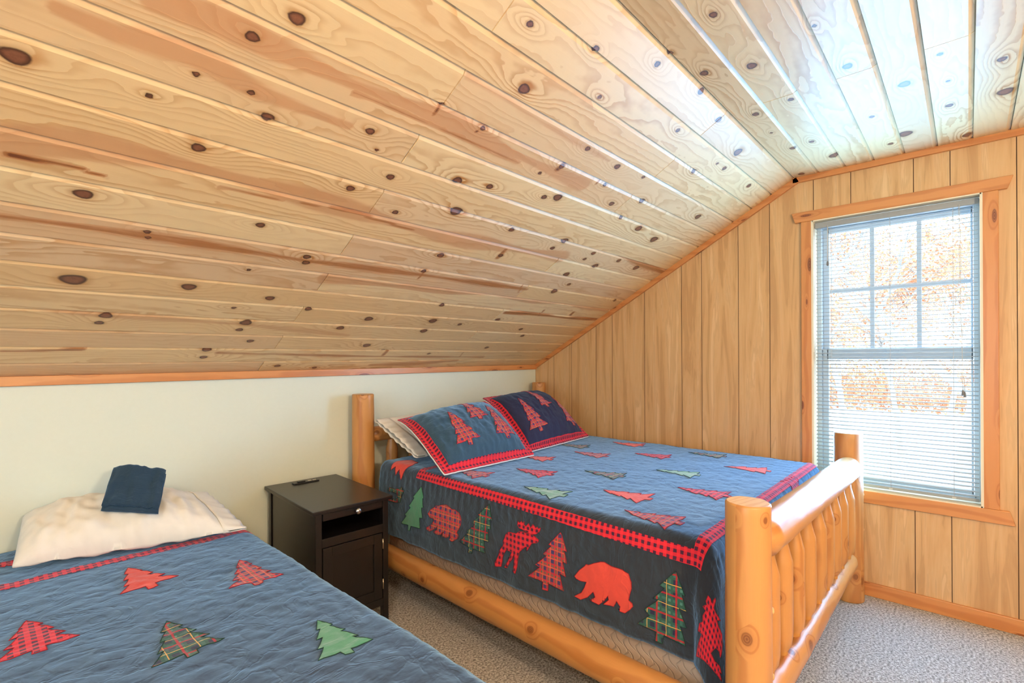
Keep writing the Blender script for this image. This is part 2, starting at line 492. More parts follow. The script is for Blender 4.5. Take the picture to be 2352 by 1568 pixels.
def box_fabric():
    t = NT('beige_quilted_ticking')
    uv = t.n('UVMap').outputs[0]; s = t.n('SeparateXYZ', {0: uv}); x, y = s.outputs[0], s.outputs[1]
    wob = t.math('MULTIPLY', t.math('SINE', t.math('MULTIPLY', y, 110.0)), 0.009)
    a = t.math('ABSOLUTE', t.math('SINE', t.math('MULTIPLY', t.math('ADD', x, wob), 62.0)))
    b = t.math('ABSOLUTE', t.math('SINE', t.math('MULTIPLY', t.math('ADD', t.math('SUBTRACT', x, t.math('MULTIPLY', y, 1.2)), wob), 62.0)))
    h = t.math('MINIMUM', t.smooth(a, 0.0, 0.3), t.smooth(b, 0.0, 0.3))
    t.bump(h, 0.5, 0.006)
    c = t.mix(h, (0.56, 0.44, 0.34), (0.60, 0.47, 0.36))
    return t.P(color=c, rough=0.8)
M['ticking'] = box_fabric()
def glass_mat():
    m = bpy.data.materials.new('window_glass'); m.use_nodes = True
    t = m.node_tree; t.nodes.clear()
    o = t.nodes.new('ShaderNodeOutputMaterial'); mx = t.nodes.new('ShaderNodeMixShader')
    tr = t.nodes.new('ShaderNodeBsdfTransparent'); gl = t.nodes.new('ShaderNodeBsdfGlossy')
    tr.inputs[0].default_value = (0.95, 0.97, 0.97, 1); gl.inputs['Roughness'].default_value = 0.02
    mx.inputs[0].default_value = 0.06
    t.links.new(tr.outputs[0], mx.inputs[1]); t.links.new(gl.outputs[0], mx.inputs[2]); t.links.new(mx.outputs[0], o.inputs[0])
    return m
M['glass'] = glass_mat()
def snow():
    t = NT('snow'); co = t.n('TexCoord').outputs['Object']
    n = t.noise(co, 0.6, 4, 0.6)
    return t.P(color=t.mix(n, (0.80, 0.82, 0.86), (0.90, 0.91, 0.93)), rough=0.8)
M['snow'] = snow()
M['bark'] = plain('grey_bark', (0.30, 0.26, 0.23), 0.9)
def leaf(name, a, b):
    t = NT(name); g = t.n('NewGeometry').outputs['Random Per Island']
    return t.P(color=t.mix(g, a, b), rough=0.8)
M['leaf'] = leaf('russet_leaves', (0.40, 0.13, 0.045), (0.54, 0.30, 0.16))
M['twig'] = leaf('pale_twigs', (0.20, 0.17, 0.10), (0.36, 0.30, 0.20))
M['lamp_glass'] = plain('frosted_lamp_glass', (0.9, 0.86, 0.78), 0.5)

# ------------------------------------------------------------------ ceiling boards
KNOTS = [(0.06, 1.461, 0.0221), (0.292, 1.468, 0.0085), (0.553, 1.519, 0.0157), (0.368, 1.57, 0.0085), (0.493, 1.575, 0.0091), (0.424, 1.351, 0.0158), (0.206, 1.086, 0.0193), (0.672, 1.092, 0.0136), (0.371, 0.969, 0.0096), (0.378, 0.942, 0.0084), (0.888, 0.963, 0.0137), (0.898, 0.928, 0.0139), (0.22, 0.681, 0.03), (0.545, 0.696, 0.0212), (0.848, 0.666, 0.0166), (0.711, 0.839, 0.0083), (0.733, 0.577, 0.0091), (1.038, 0.605, 0.014), (0.329, 0.472, 0.0177), (0.316, 0.422, 0.013), (0.813, 0.467, 0.0212), (0.804, 0.407, 0.0136), (1.265, 0.458, 0.0178), (0.879, 0.311, 0.0143), (0.719, 0.226, 0.0179), (0.722, 0.156, 0.0142), (1.092, 0.059, 0.0139), (1.306, 0.031, 0.0123), (0.835, 1.591, 0.0135), (0.523, 1.809, 0.0176), (0.451, 1.72, 0.0145), (1.215, 1.939, 0.0198), (1.079, 2.102, 0.0112), (1.343, 2.159, 0.0125), (1.514, 2.05, 0.0093), (1.618, 2.243, 0.0122), (1.626, 2.294, 0.0105), (1.829, 2.331, 0.0161), (1.536, 2.474, 0.0133), (1.9, 2.474, 0.0188), (1.93, 2.277, 0.0153), (2.183, 2.248, 0.0151), (2.291, 2.372, 0.0151), (2.793, 2.398, 0.0153), (3.045, 2.532, 0.025), (2.772, 2.486, 0.0127), (3.221, 2.343, 0.0175), (2.533, 2.369, 0.0082), (2.258, 2.516, 0.0124), (2.14, 2.727, 0.0173), (1.806, 2.689, 0.0083), (2.432, 2.867, 0.0218), (2.979, 2.83, 0.0287), (3.069, 2.766, 0.0129), (2.666, 2.737, 0.0114), (2.275, 2.976, 0.0106), (2.519, 2.991, 0.0083), (2.769, 2.99, 0.0146), (3.198, 3.043, 0.0186), (2.465, 3.136, 0.0154), (2.776, 3.156, 0.0276), (2.543, 2.204, 0.0235), (2.405, 2.018, 0.015), (2.59, 2.111, 0.0133), (2.499, 2.109, 0.0086), (2.027, 2.118, 0.0111), (2.957, 2.116, 0.0147), (2.871, 1.824, 0.0204), (1.769, 1.61, 0.0214), (1.697, 1.588, 0.0134), (1.675, 1.867, 0.0123), (1.914, 1.859, 0.0153), (2.117, 1.685, 0.0149), (2.295, 1.765, 0.0176), (2.285, 1.634, 0.0136), (2.508, 1.61, 0.0218), (2.745, 1.579, 0.0259), (2.127, 1.874, 0.0102), (0.991, 1.448, 0.0138), (1.244, 1.524, 0.0182), (1.397, 1.546, 0.0139), (0.889, 1.534, 0.0071), (1.345, 1.382, 0.0251), (1.101, 1.296, 0.0117), (0.885, 1.352, 0.0136), (1.697, 1.364, 0.0142), (2.083, 1.387, 0.0204), (1.564, 1.686, 0.0089), (2.392, 1.356, 0.0149), (2.531, 1.266, 0.0209), (2.378, 1.299, 0.0125), (2.921, 1.334, 0.0227), (2.676, 1.352, 0.016), (2.057, 1.318, 0.0137), (2.378, 1.15, 0.0206), (2.501, 1.069, 0.0135), (2.447, 0.984, 0.0217), (1.456, 1.109, 0.016), (1.442, 0.984, 0.0124), (1.376, 0.556, 0.0202), (1.778, 0.574, 0.0224), (1.997, 0.555, 0.0132), (1.733, 0.731, 0.0143), (1.504, 0.288, 0.0197), (1.786, 0.464, 0.0204), (2.255, 0.635, 0.0166), (2.568, 0.541, 0.0151), (2.667, 0.458, 0.0156), (2.457, 0.284, 0.0154), (3.162, 0.986, 0.0127), (1.635, 1.751, 0.0125), (1.183, 1.757, 0.0104), (0.992, 1.771, 0.0082), (1.955, 1.759, 0.0119), (1.638, 0.24, 0.0103), (2.006, 0.195, 0.0113), (1.783, 1.188, 0.0131)]
JOINTS = [(0.996, 1.86), (0.995, 1.602), (1.005, 1.354), (1.01, 1.111), (1.019, 0.822), (1.014, 0.583), (1.014, 0.316), (1.011, 0.062), (2.194, 1.731), (2.19, 1.227), (2.194, 0.938), (2.215, 0.732), (2.203, 0.476), (2.195, 1.983), (2.185, 2.232), (2.211, 2.738), (2.206, 2.996), (0.989, 2.088), (2.213, 2.547)]
STREAKS = [([(0.048, 0.943), (0.179, 0.949), (0.376, 0.95), (0.605, 0.946), (0.888, 0.94), (1.454, 0.955), (2.209, 0.963)], 0.0218, 1.0), ([(0.042, 1.223), (0.196, 1.263), (0.382, 1.275), (0.616, 1.272), (0.922, 1.258), (1.344, 1.226), (1.881, 1.255), (2.187, 1.274)], 0.048, 0.55), ([(0.058, 1.177), (0.104, 1.176), (0.169, 1.183), (0.247, 1.167)], 0.0101, 1.6), ([(0.506, 1.222), (0.699, 1.229), (0.927, 1.247), (1.232, 1.223)], 0.0062, 1.2), ([(0.114, 1.604), (0.205, 1.598), (0.357, 1.616), (0.515, 1.583), (0.766, 1.582)], 0.0319, 0.5), ([(0.257, 1.705), (0.377, 1.72), (0.524, 1.716), (0.703, 1.712), (0.995, 1.729), (1.353, 1.716), (1.836, 1.716)], 0.034, 0.55), ([(0.729, 1.687), (1.019, 1.695), (1.428, 1.689)], 0.0072, 1.0), ([(1.022, 0.842), (1.343, 0.851), (1.889, 0.878), (3.242, 0.88)], 0.0337, 0.7), ([(0.057, 0.5), (0.324, 0.48), (0.809, 0.452), (1.342, 0.389)], 0.0254, 0.35), ([(0.771, 0.198), (1.193, 0.177), (1.535, 0.162), (2.54, 0.145)], 0.0126, 1.0), ([(0.062, 0.206), (0.177, 0.21), (0.288, 0.222)], 0.0099, 1.3), ([(1.651, 0.052), (1.971, 0.06), (2.324, 0.096)], 0.026, 0.8), ([(2.249, 0.716), (2.483, 0.732), (2.882, 0.72), (3.252, 0.739)], 0.0181, 1.3), ([(2.643, 1.405), (2.946, 1.386), (3.321, 1.353)], 0.0398, 1.1), ([(1.01, 1.888), (1.056, 1.886), (1.417, 1.871), (1.841, 1.865)], 0.0152, 0.35), ([(0.785, 0.751), (1.04, 0.845)], 0.0018, 0.1), ([(1.629, 1.731), (1.644, 1.781)], 0.0107, 1.8), ([(1.17, 1.736), (1.19, 1.786)], 0.0089, 1.8), ([(0.992, 1.733), (0.992, 1.788)], 0.0068, 1.6), ([(1.895, 1.737), (1.911, 1.79)], 0.0078, 1.3), ([(0.899, 0.914), (1.062, 0.68)], 0.0009, 0.1), ([(1.447, 0.925), (1.451, 0.989)], 0.0104, 1.3), ([(2.169, 0.924), (2.138, 0.995)], 0.0101, 1.2), ([(1.778, 1.169), (1.777, 1.229)], 0.013, 1.3), ([(1.673, 0.177), (1.673, 0.256)], 0.0104, 1.3), ([(2.577, 0.716), (2.564, 0.784)], 0.0116, 1.5), ([(2.893, 0.733), (2.883, 0.789)], 0.0124, 1.5), ([(2.306, 0.146), (2.289, 0.22)], 0.0091, 1.0)]
MOTIFS = {
'green_tree': ('green', [(1.4975, 2.0552), (1.4422, 2.0331), (1.4385, 2.0403), (1.3956, 2.0305), (1.3922, 2.0429), (1.3419, 2.0313), (1.3393, 2.0551), (1.2857, 2.0516), (1.2824, 2.1253), (1.2548, 2.1355), (1.253, 2.1569), (1.2811, 2.1519), (1.2761, 2.2201), (1.325, 2.1691), (1.33, 2.1829), (1.3749, 2.1337), (1.3817, 2.1475), (1.4302, 2.1063), (1.4328, 2.1171)]),
'bear_a': ('tartan_red', [(1.3759, 1.9856), (1.3982, 1.965), (1.4156, 1.9373), (1.4252, 1.9262), (1.4265, 1.9121), (1.4358, 1.8873), (1.4442, 1.8513), (1.4401, 1.8282), (1.432, 1.8118), (1.4348, 1.7834), (1.4262, 1.7565), (1.4044, 1.7399), (1.3729, 1.7425), (1.3471, 1.7566), (1.3334, 1.767), (1.3218, 1.7559), (1.3056, 1.7642), (1.2898, 1.7879), (1.2842, 1.7988), (1.288, 1.8189), (1.2993, 1.8079), (1.313, 1.8171), (1.3114, 1.8238), (1.2993, 1.8258), (1.2912, 1.8414), (1.2917, 1.8757), (1.2996, 1.8736), (1.3219, 1.8534), (1.2954, 1.8851), (1.2913, 1.9084), (1.2965, 1.9369), (1.3135, 1.9088), (1.3302, 1.9069), (1.3058, 1.9419), (1.2917, 1.9706), (1.2951, 1.9952), (1.3036, 1.9978), (1.3249, 1.9568), (1.351, 1.9337), (1.3623, 1.9365), (1.3616, 1.9678)]),
'tree_a': ('tartan_green', [(1.5045, 1.5662), (1.438, 1.545), (1.4361, 1.5563), (1.3973, 1.55), (1.396, 1.5652), (1.3395, 1.5604), (1.3393, 1.5863), (1.284, 1.5813), (1.2881, 1.6548), (1.2631, 1.6606), (1.2622, 1.6852), (1.2868, 1.6814), (1.2971, 1.7468), (1.3516, 1.6891), (1.3528, 1.7016), (1.3972, 1.646), (1.4022, 1.6667), (1.4413, 1.6171), (1.4442, 1.6293)]),
'moose_a': ('buffalo', [(1.4688, 1.3874), (1.4629, 1.3808), (1.4702, 1.3714), (1.4644, 1.3668), (1.4728, 1.3549), (1.4613, 1.3546), (1.4563, 1.3443), (1.4706, 1.3318), (1.4582, 1.3229), (1.4562, 1.3188), (1.4726, 1.3068), (1.4664, 1.2985), (1.4603, 1.2942), (1.4665, 1.2852), (1.4604, 1.2809), (1.4679, 1.2665), (1.4523, 1.2727), (1.4368, 1.2905), (1.4301, 1.3169), (1.4256, 1.2955), (1.4174, 1.2761), (1.4099, 1.2776), (1.4015, 1.2886), (1.3959, 1.3113), (1.3839, 1.3186), (1.37, 1.3278), (1.3576, 1.336), (1.3738, 1.3357), (1.3728, 1.3455), (1.3466, 1.3727), (1.3209, 1.3802), (1.2805, 1.3857), (1.2492, 1.3956), (1.2528, 1.4091), (1.2754, 1.404), (1.3095, 1.4003), (1.3293, 1.4048), (1.3056, 1.4146), (1.2752, 1.4371), (1.2566, 1.4488), (1.2556, 1.4632), (1.2705, 1.4539), (1.3006, 1.4332), (1.3315, 1.4192), (1.3314, 1.4548), (1.3056, 1.4714), (1.2757, 1.4796), (1.2532, 1.4829), (1.2425, 1.5208), (1.2581, 1.5209), (1.2976, 1.5015), (1.3215, 1.4932), (1.3448, 1.4743), (1.3636, 1.4728), (1.3938, 1.4611), (1.4107, 1.4409), (1.4135, 1.416), (1.4152, 1.3956), (1.4271, 1.38), (1.4312, 1.3523), (1.4277, 1.3324), (1.4303, 1.3247), (1.4358, 1.3447), (1.4422, 1.3811), (1.452, 1.39)]),
'tree_b': ('tartan_red', [(1.4723, 1.1673), (1.4084, 1.134), (1.4089, 1.1478), (1.3638, 1.1326), (1.3646, 1.1549), (1.3117, 1.1378), (1.3157, 1.1714), (1.2554, 1.1466), (1.2593, 1.2244), (1.2284, 1.2279), (1.2275, 1.2536), (1.2586, 1.25), (1.2606, 1.326), (1.309, 1.2691), (1.3156, 1.2919), (1.3639, 1.235), (1.3676, 1.2536), (1.4094, 1.2112), (1.4114, 1.2258)]),
'bear_b': ('salmon', [(1.3266, 1.0966), (1.3541, 1.0756), (1.3772, 1.0502), (1.3855, 1.0441), (1.3859, 1.0329), (1.3988, 1.0098), (1.4114, 0.9824), (1.4142, 0.9674), (1.4073, 0.9373), (1.4081, 0.8938), (1.3998, 0.8709), (1.3767, 0.8578), (1.3551, 0.8561), (1.3333, 0.8627), (1.3123, 0.8667), (1.3045, 0.8527), (1.2968, 0.8499), (1.2821, 0.8609), (1.2635, 0.8804), (1.2619, 0.9017), (1.2707, 0.9017), (1.2792, 0.8989), (1.2941, 0.9148), (1.2856, 0.9177), (1.27, 0.9263), (1.2651, 0.9679), (1.2861, 0.947), (1.3005, 0.9501), (1.2777, 0.9649), (1.2573, 0.9861), (1.2602, 1.0264), (1.2788, 1.0015), (1.2972, 1.0094), (1.2677, 1.036), (1.248, 1.068), (1.25, 1.0992), (1.2744, 1.0649), (1.3007, 1.0489), (1.3216, 1.0412), (1.3174, 1.0685), (1.3196, 1.0882)]),
'tree_c': ('tartan_green', [(1.4573, 0.7002), (1.3892, 0.6676), (1.3897, 0.6781), (1.3406, 0.663), (1.3439, 0.6868), (1.2888, 0.6635), (1.2878, 0.6838), (1.2325, 0.6652), (1.2394, 0.738), (1.208, 0.745), (1.2074, 0.7705), (1.24, 0.7648), (1.2444, 0.8335), (1.2855, 0.7893), (1.3003, 0.8084), (1.3474, 0.7583), (1.3462, 0.7782), (1.3919, 0.7365), (1.3967, 0.7549)]),
'moose_b': ('buffalo', [(1.4439, 0.5323), (1.4467, 0.5122), (1.4403, 0.502), (1.4741, 0.4877), (1.4704, 0.4816), (1.4382, 0.4838), (1.4374, 0.465), (1.4507, 0.4214), (1.4241, 0.4491), (1.4184, 0.4291), (1.4267, 0.3918), (1.4093, 0.3763), (1.3564, 0.3651), (1.3608, 0.386), (1.35, 0.4135), (1.3063, 0.4371), (1.3085, 0.3985), (1.3279, 0.3579), (1.3228, 0.3315), (1.3108, 0.3528), (1.3066, 0.3175), (1.2766, 0.3978), (1.2519, 0.4761), (1.2226, 0.5751), (1.2779, 0.549), (1.3147, 0.5262), (1.3066, 0.5674), (1.3359, 0.5584), (1.3533, 0.5336), (1.3709, 0.5407), (1.3951, 0.5273), (1.3961, 0.5508), (1.4149, 0.527), (1.4223, 0.5368)]),
'moose_c': ('tartan_green', [(1.4456, 2.3331), (1.4433, 2.2805), (1.4622, 2.2266), (1.4525, 2.2003), (1.437, 2.2066), (1.4032, 2.2255), (1.3853, 2.227), (1.3729, 2.2742), (1.3721, 2.3381), (1.3852, 2.3389), (1.3906, 2.2754), (1.4012, 2.2534), (1.4246, 2.2669), (1.4232, 2.3482)])}

def ceil_pt(s):
    """point (y, z) and inward normal of the ceiling surface at distance s from the knee wall"""
    F1 = SLEN + (YB - YR)
    if s <= SLEN:
        k = s / SLEN
        return (DK + (YB - DK) * k, ZK + (ZB - ZK) * k, -math.sin(TH), -math.cos(TH))
    if s <= F1:
        return (YB - (s - SLEN), ZB, 0.0, -1.0)
    k = (s - F1) / SLEN
    return (YR + (YK2 - YR) * k, ZB + (ZK - ZB) * k, math.sin(TH), -math.cos(TH))

def build_ceiling():
    rs = np.random.RandomState(11)
    edges = [0.0] + [0.112 + 0.1277 * k for k in range(17)] + [SLEN]
    s = SLEN
    while s < SLEN + (YB - YR) - 0.05:
        s += 0.1285; edges.append(min(s, SLEN + (YB - YR)))
    edges[-1] = SLEN + (YB - YR)
    nfine = len(edges) - 1
    while s < 2 * SLEN + (YB - YR) - 0.06:
        s += 0.1285; edges.append(min(s, 2 * SLEN + (YB - YR)))
    edges[-1] = 2 * SLEN + (YB - YR)
    V, F, UV, AT = [], [], [], []
    base = 0
    kn = np.array(KNOTS)
    extra = []
    for _ in range(40):   # boards outside the listed stretch carry knots too
        extra.append((rs.uniform(XR, 0.0), rs.uniform(0, SLEN * 1.6), rs.uniform(0.008, 0.018)))
    kn = np.vstack([kn, np.array(extra)])
    for bi in range(len(edges) - 1):
        s0, s1 = edges[bi], edges[bi + 1]
        fine = bi < nfine
        cuts = sorted([x for (x, sj) in JOINTS if s0 <= sj < s1]) if fine else []
        if rs.rand() < 0.6: cuts = [-0.2 - rs.choice([0.0, 1.2])] + cuts
        xs_seg = [XR] + cuts + [DG]
        gl, g, dp = 0.0015, 0.0165, 0.0095
        n_in = 13 if fine else 3
        tt = [0.0] + list(np.linspace(gl, (s1 - s0) - g, n_in)) + [s1 - s0 - .0012, s1 - s0]
        if bi == 17: pass
        for si in range(len(xs_seg) - 1):
            xa, xb = xs_seg[si], xs_seg[si + 1]
            e = 0.0009
            xx = [xa + e * 0.3, xa + e * 2.2]
            cur = xa + e * 2.2
            while cur < xb - e * 2.2 - 0.004:
                cur += 0.009 if (fine and cur > -0.06) else 0.08
                xx.append(min(cur, xb - e * 2.2))
            if xb - e * 0.3 > xx[-1]: xx.append(xb - e * 0.3)
            xx = np.array(xx)
            nx, ny = len(xx), len(tt)
            prof = []
            for j, t_ in enumerate(tt):
                y, z, ny_, nz_ = ceil_pt(min(max(s0 + t_, s0 + 1e-5), s1 - 1e-5))
                d = .005 if j == 0 else (dp * .93 if j == ny - 2 else (dp * 1.3 if j == ny - 1 else 0.0))
                prof.append((y - ny_ * d, z - nz_ * d, -ny_, -nz_))
            prof = np.array(prof)
            X = np.repeat(xx, ny); Y = np.tile(prof[:, 0], nx); Z = np.tile(prof[:, 1], nx)
            dend = np.zeros(nx); dend[0] = 0.003 if si > 0 else 0; dend[-1] = 0.003 if si < len(xs_seg) - 2 else 0
            dd = np.repeat(dend, ny)
            Y = Y + np.tile(prof[:, 2], nx) * dd; Z = Z + np.tile(prof[:, 3], nx) * dd
            sv = np.tile(np.array(tt) + s0, nx)
            kd = np.full(nx * ny, 3.0); fld = np.zeros(nx * ny); ht = np.zeros(nx * ny)
            mid = (s0 + s1) / 2
            for (kx, ks, kr) in kn:
                if ks < s0 - 0.012 or ks > s1 + 0.012 or kx < xa - 0.1 or kx > xb + 0.1: continue
                dx = (X - kx) / (kr * 1.25); ds = (sv - ks) / (kr * 0.95)
                ang = np.arctan2(ds, dx)
                q = np.sqrt(dx * dx + ds * ds) * (1 + 0.07 * np.sin(3 * ang + kx * 40))
                kd = np.minimum(kd, q)
                fld += np.exp(-((X - kx) ** 2 / (2 * (kr * 4.2) ** 2) + (sv - ks) ** 2 / (2 * (kr * 1.7) ** 2))) * min(1.0, kr / 0.012)
            for (pl, w, k) in STREAKS:
                pm = pl[len(pl) // 2][1]
                if min(p[1] for p in pl) > s1 + 0.01 or max(p[1] for p in pl) < s0 - 0.01: continue
                P = np.array(pl); best = np.full(nx * ny, 9.0)
                for a, b in zip(P[:-1], P[1:]):
                    ab = b - a; L2 = (ab ** 2).sum() + 1e-9
                    tq = np.clip(((X - a[0]) * ab[0] + (sv - a[1]) * ab[1]) / L2, 0, 1)
                    best = np.minimum(best, np.hypot(X - a[0] - tq * ab[0], sv - a[1] - tq * ab[1]))
                lo_, hi_ = np.median(P[:, 1]) , 0
                if not (s0 - 0.002 <= lo_ <= s1 + 0.002): continue
                ww = w * (0.8 + 0.35 * np.sin(X * 9 + lo_ * 50))
                ht = np.maximum(ht, k * np.exp(-(best / ww) ** 4))
            rnd = rs.rand()
            V.append(np.stack([X, Y, Z], 1))
            UV.append(np.stack([X, sv], 1))
            AT.append(np.stack([np.clip(kd, 0, 3) / 3, np.clip(fld, 0, 3), ht, np.full(nx * ny, rnd)], 1))
            i, j = np.meshgrid(np.arange(nx - 1), np.arange(ny - 1), indexing='ij')
            a = (base + i * ny + j).ravel()
            F.append(np.stack([a, a + ny, a + ny + 1, a + 1], 1))
            base += nx * ny
    V = np.vstack(V); F = np.vstack(F); UV = np.vstack(UV); AT = np.vstack(AT)
    me = bpy.data.meshes.new('ceiling')
    me.vertices.add(len(V)); me.vertices.foreach_set('co', V.ravel())
    me.loops.add(F.size); me.loops.foreach_set('vertex_index', F.ravel())
    me.polygons.add(len(F)); me.polygons.foreach_set('loop_start', np.arange(len(F)) * 4)
    me.polygons.foreach_set('loop_total', np.full(len(F), 4))
    lay = me.uv_layers.new(name='UVMap'); lay.data.foreach_set('uv', UV[F.ravel()].ravel())
    at = me.attributes.new('grain', 'FLOAT_COLOR', 'POINT'); at.data.foreach_set('color', AT.ravel())
    me.polygons.foreach_set('use_smooth', [False] * len(F))
    me.update()
    return struct(link('ceiling', me, M['ceiling']))
build_ceiling()

# solid roof behind the boards
rb = MB()
def roof_slab(y0, z0, y1, z1, off=0.014, th=0.12):
    n = Vector((0, -(z1 - z0), (y1 - y0))).normalized()
    if n.z < 0: n = -n
    a = Vector((0, y0, z0)) + n * off; b = Vector((0, y1, z1)) + n * off
    c = b + n * th; d = a + n * th
    rb.prism([(a.y, a.z), (b.y, b.z), (c.y, c.z), (d.y, d.z)], 'x', XR - 0.15, DG + 0.15)
ex = 0.12
roof_slab(DK + ex * math.cos(TH), ZK - ex * math.sin(TH), YB, ZB)
roof_slab(YB + 0.03, ZB, YR - 0.03, ZB)
roof_slab(YR, ZB, YK2 - ex * math.cos(TH), ZK - ex * math.sin(TH))
struct(rb.build('ceiling_deck', M['groove']))

# ------------------------------------------------------------------ floor and plain walls
struct(from_lists('floor', [(XR, YK2, 0), (DG + .02, YK2, 0), (DG + .02, DK + .02, 0), (XR, DK + .02, 0)], [(0, 1, 2, 3)], M['carpet']))
struct(MB().box(XR, DG, DK, DK + .1, -0.02, ZK + 0.012).build('wall_left', M['paint']))
struct(MB().box(XR, DG, YK2 - .1, YK2, -0.02, ZK + 0.012).build('wall_right_knee', M['paint']))
struct(MB().box(XR - .1, DG + .1, YK2 - .1, DK + .1, -0.12, -0.005).build('floor_slab', M['groove']))
def zroof(y):
    if y > YB: return ZK + (DK - y) / (DK - YB) * (ZB - ZK)
    if y < YR: return ZK + (y - YK2) / (YR - YK2) * (ZB - ZK)
    return ZB
def gable_solid(name, x0, x1, mat, hole, up=0.006):
    b = MB()
    ys = sorted({YK2 - .05, YR, YB, DK + .05, hole[0], hole[1]})
    for a, c in zip(ys[:-1], ys[1:]):
        za, zc = zroof(max(a, YK2)) + up, zroof(min(c, DK)) + up
        if a < YK2: za = zroof(YK2)
        if a >= hole[0] - 1e-6 and c <= hole[1] + 1e-6:
            b.prism([(a, -.02), (c, -.02), (c, hole[2]), (a, hole[2])], 'x', x0, x1)
            b.prism([(a, hole[3]), (c, hole[3]), (c, zc), (a, za)], 'x', x0, x1)
        else:
            b.prism([(a, -.02), (c, -.02), (c, zc), (a, za)], 'x', x0, x1)
    return struct(b.build(name, mat))
gable_solid('wall_back_sheathing', DG + 0.004, DG + 0.15, M['groove'], (WY0, WY1, WZ0, WZ1))
RW = (-0.55, 0.95, 0.6, 2.05)
gable_solid('wall_front', XR - 0.12, XR, M['paint'], RW)

# panelling of the gable wall: sheets of uneven boards with dark grooves between them
def build_panel():
    G = [2.555, 2.372, 2.138, 1.993, 1.725, 1.447, 1.308, 1.074, 0.890, 0.656, 0.476, 0.206, 0.064, -0.168]
    pat = [0.183, 0.234, 0.145, 0.268, 0.278, 0.139, 0.234]
    y = G[-1]; i = 0
    while y > YK2 + 0.3:
        y -= pat[i % 7]; i += 1; G.append(y)
    G = [DK] + G + [YK2]
    V, F, UV, AT = [], [], [], []
    rs = random.Random(4)
    def quad(pts, rnd):
        b = len(V)
        for p in pts:
            V.append(p); UV.append((p[2], p[1])); AT.append(rnd)
        F.append((b, b + 1, b + 2, b + 3))
    hw = 0.0016
    for a, c in zip(G[:-1], G[1:]):
        rnd = rs.random()
        hi, lo_ = a - hw, c + hw
        cuts = [hi, lo_] + [q for q in (YB, YR, WY0, WY1) if lo_ < q < hi]
        cuts = sorted(cuts, reverse=True)
        for p, q in zip(cuts[:-1], cuts[1:]):
            if q >= WY0 - 1e-6 and p <= WY1 + 1e-6:
                quad([(DG, p, 0), (DG, q, 0), (DG, q, WZ0), (DG, p, WZ0)], rnd)
                quad([(DG, p, WZ1), (DG, q, WZ1), (DG, q, zroof(q)), (DG, p, zroof(p))], rnd)
            else:
                quad([(DG, p, 0), (DG, q, 0), (DG, q, zroof(q)), (DG, p, zroof(p))], rnd)
    me = bpy.data.meshes.new('wall_back'); me.from_pydata(V, [], [f[::-1] for f in F])
    lay = me.uv_layers.new(name='UVMap')
    for l in me.loops: lay.data[l.index].uv = UV[l.vertex_index]
    at = me.attributes.new('board', 'FLOAT', 'POINT'); at.data.foreach_set('value', AT)
    me.update()
    return struct(link('wall_back', me, M['panel']))
build_panel()

# ------------------------------------------------------------------ trim
def uvtrim(mb, name, ax, mat='trim'):
    return struct(mb.build(name, M[mat], uvaxis=ax))
# moulding along the knee wall and along the gable ceiling line
uvtrim(MB().box(XR, DG, DK - .016, DK + .002, ZK - .036, ZK + .003, 0.002), 'trim_1', 0)
def moulding(y0, z0, y1, z1, name):
    n = Vector((-(z1 - z0), (y1 - y0))); n.normalize()
    if n.y > 0: n = -n
    w = 0.036
    m = MB().prism([(y0, z0), (y1, z1), (y1 + n.x * w * (0 if abs(n.x) > .01 and False else 1), z1 + n.y * w), (y0 + n.x * w, z0 + n.y * w)], 'x', DG - .018, DG + .002, 0.002)
    uvtrim(m, name, 1)
moulding(DK, ZK + .006, YB - .010, ZB + .006, 'trim_2')
moulding(YB + .009, ZB + .006, YR, ZB + .006, 'trim_3')
moulding(YR, ZB + .001, YK2, ZK + .001, 'trim_4')
uvtrim(MB().box(DG - .014, DG + .002, YK2, DK, 0, .072, 0.003), 'baseboard_back', 1)
uvtrim(MB().box(XR, DG - .014, DK - .013, DK + .002, 0, .072, 0.003), 'baseboard_left', 0)
# window casing: trapezoid head and apron, plain sides
uvtrim(MB().prism([(.766, 2.137), (-.157, 2.137), (-.137, 2.078), (.748, 2.078)], 'x', DG - .022, DG + .002, 0.003), 'trim_5', 1)
uvtrim(MB().prism([(.748, .568), (-.140, .568), (-.160, .503), (.768, .503)], 'x', DG - .022, DG + .002, 0.003), 'trim_6', 1)
uvtrim(MB().box(DG - .020, DG + .002, WY1 + .002, .717, WZ0, WZ1, 0.003), 'trim_7', 2)
uvtrim(MB().box(DG - .020, DG + .002, -.107, WY0 - .002, WZ0, WZ1, 0.003), 'trim_8', 2)

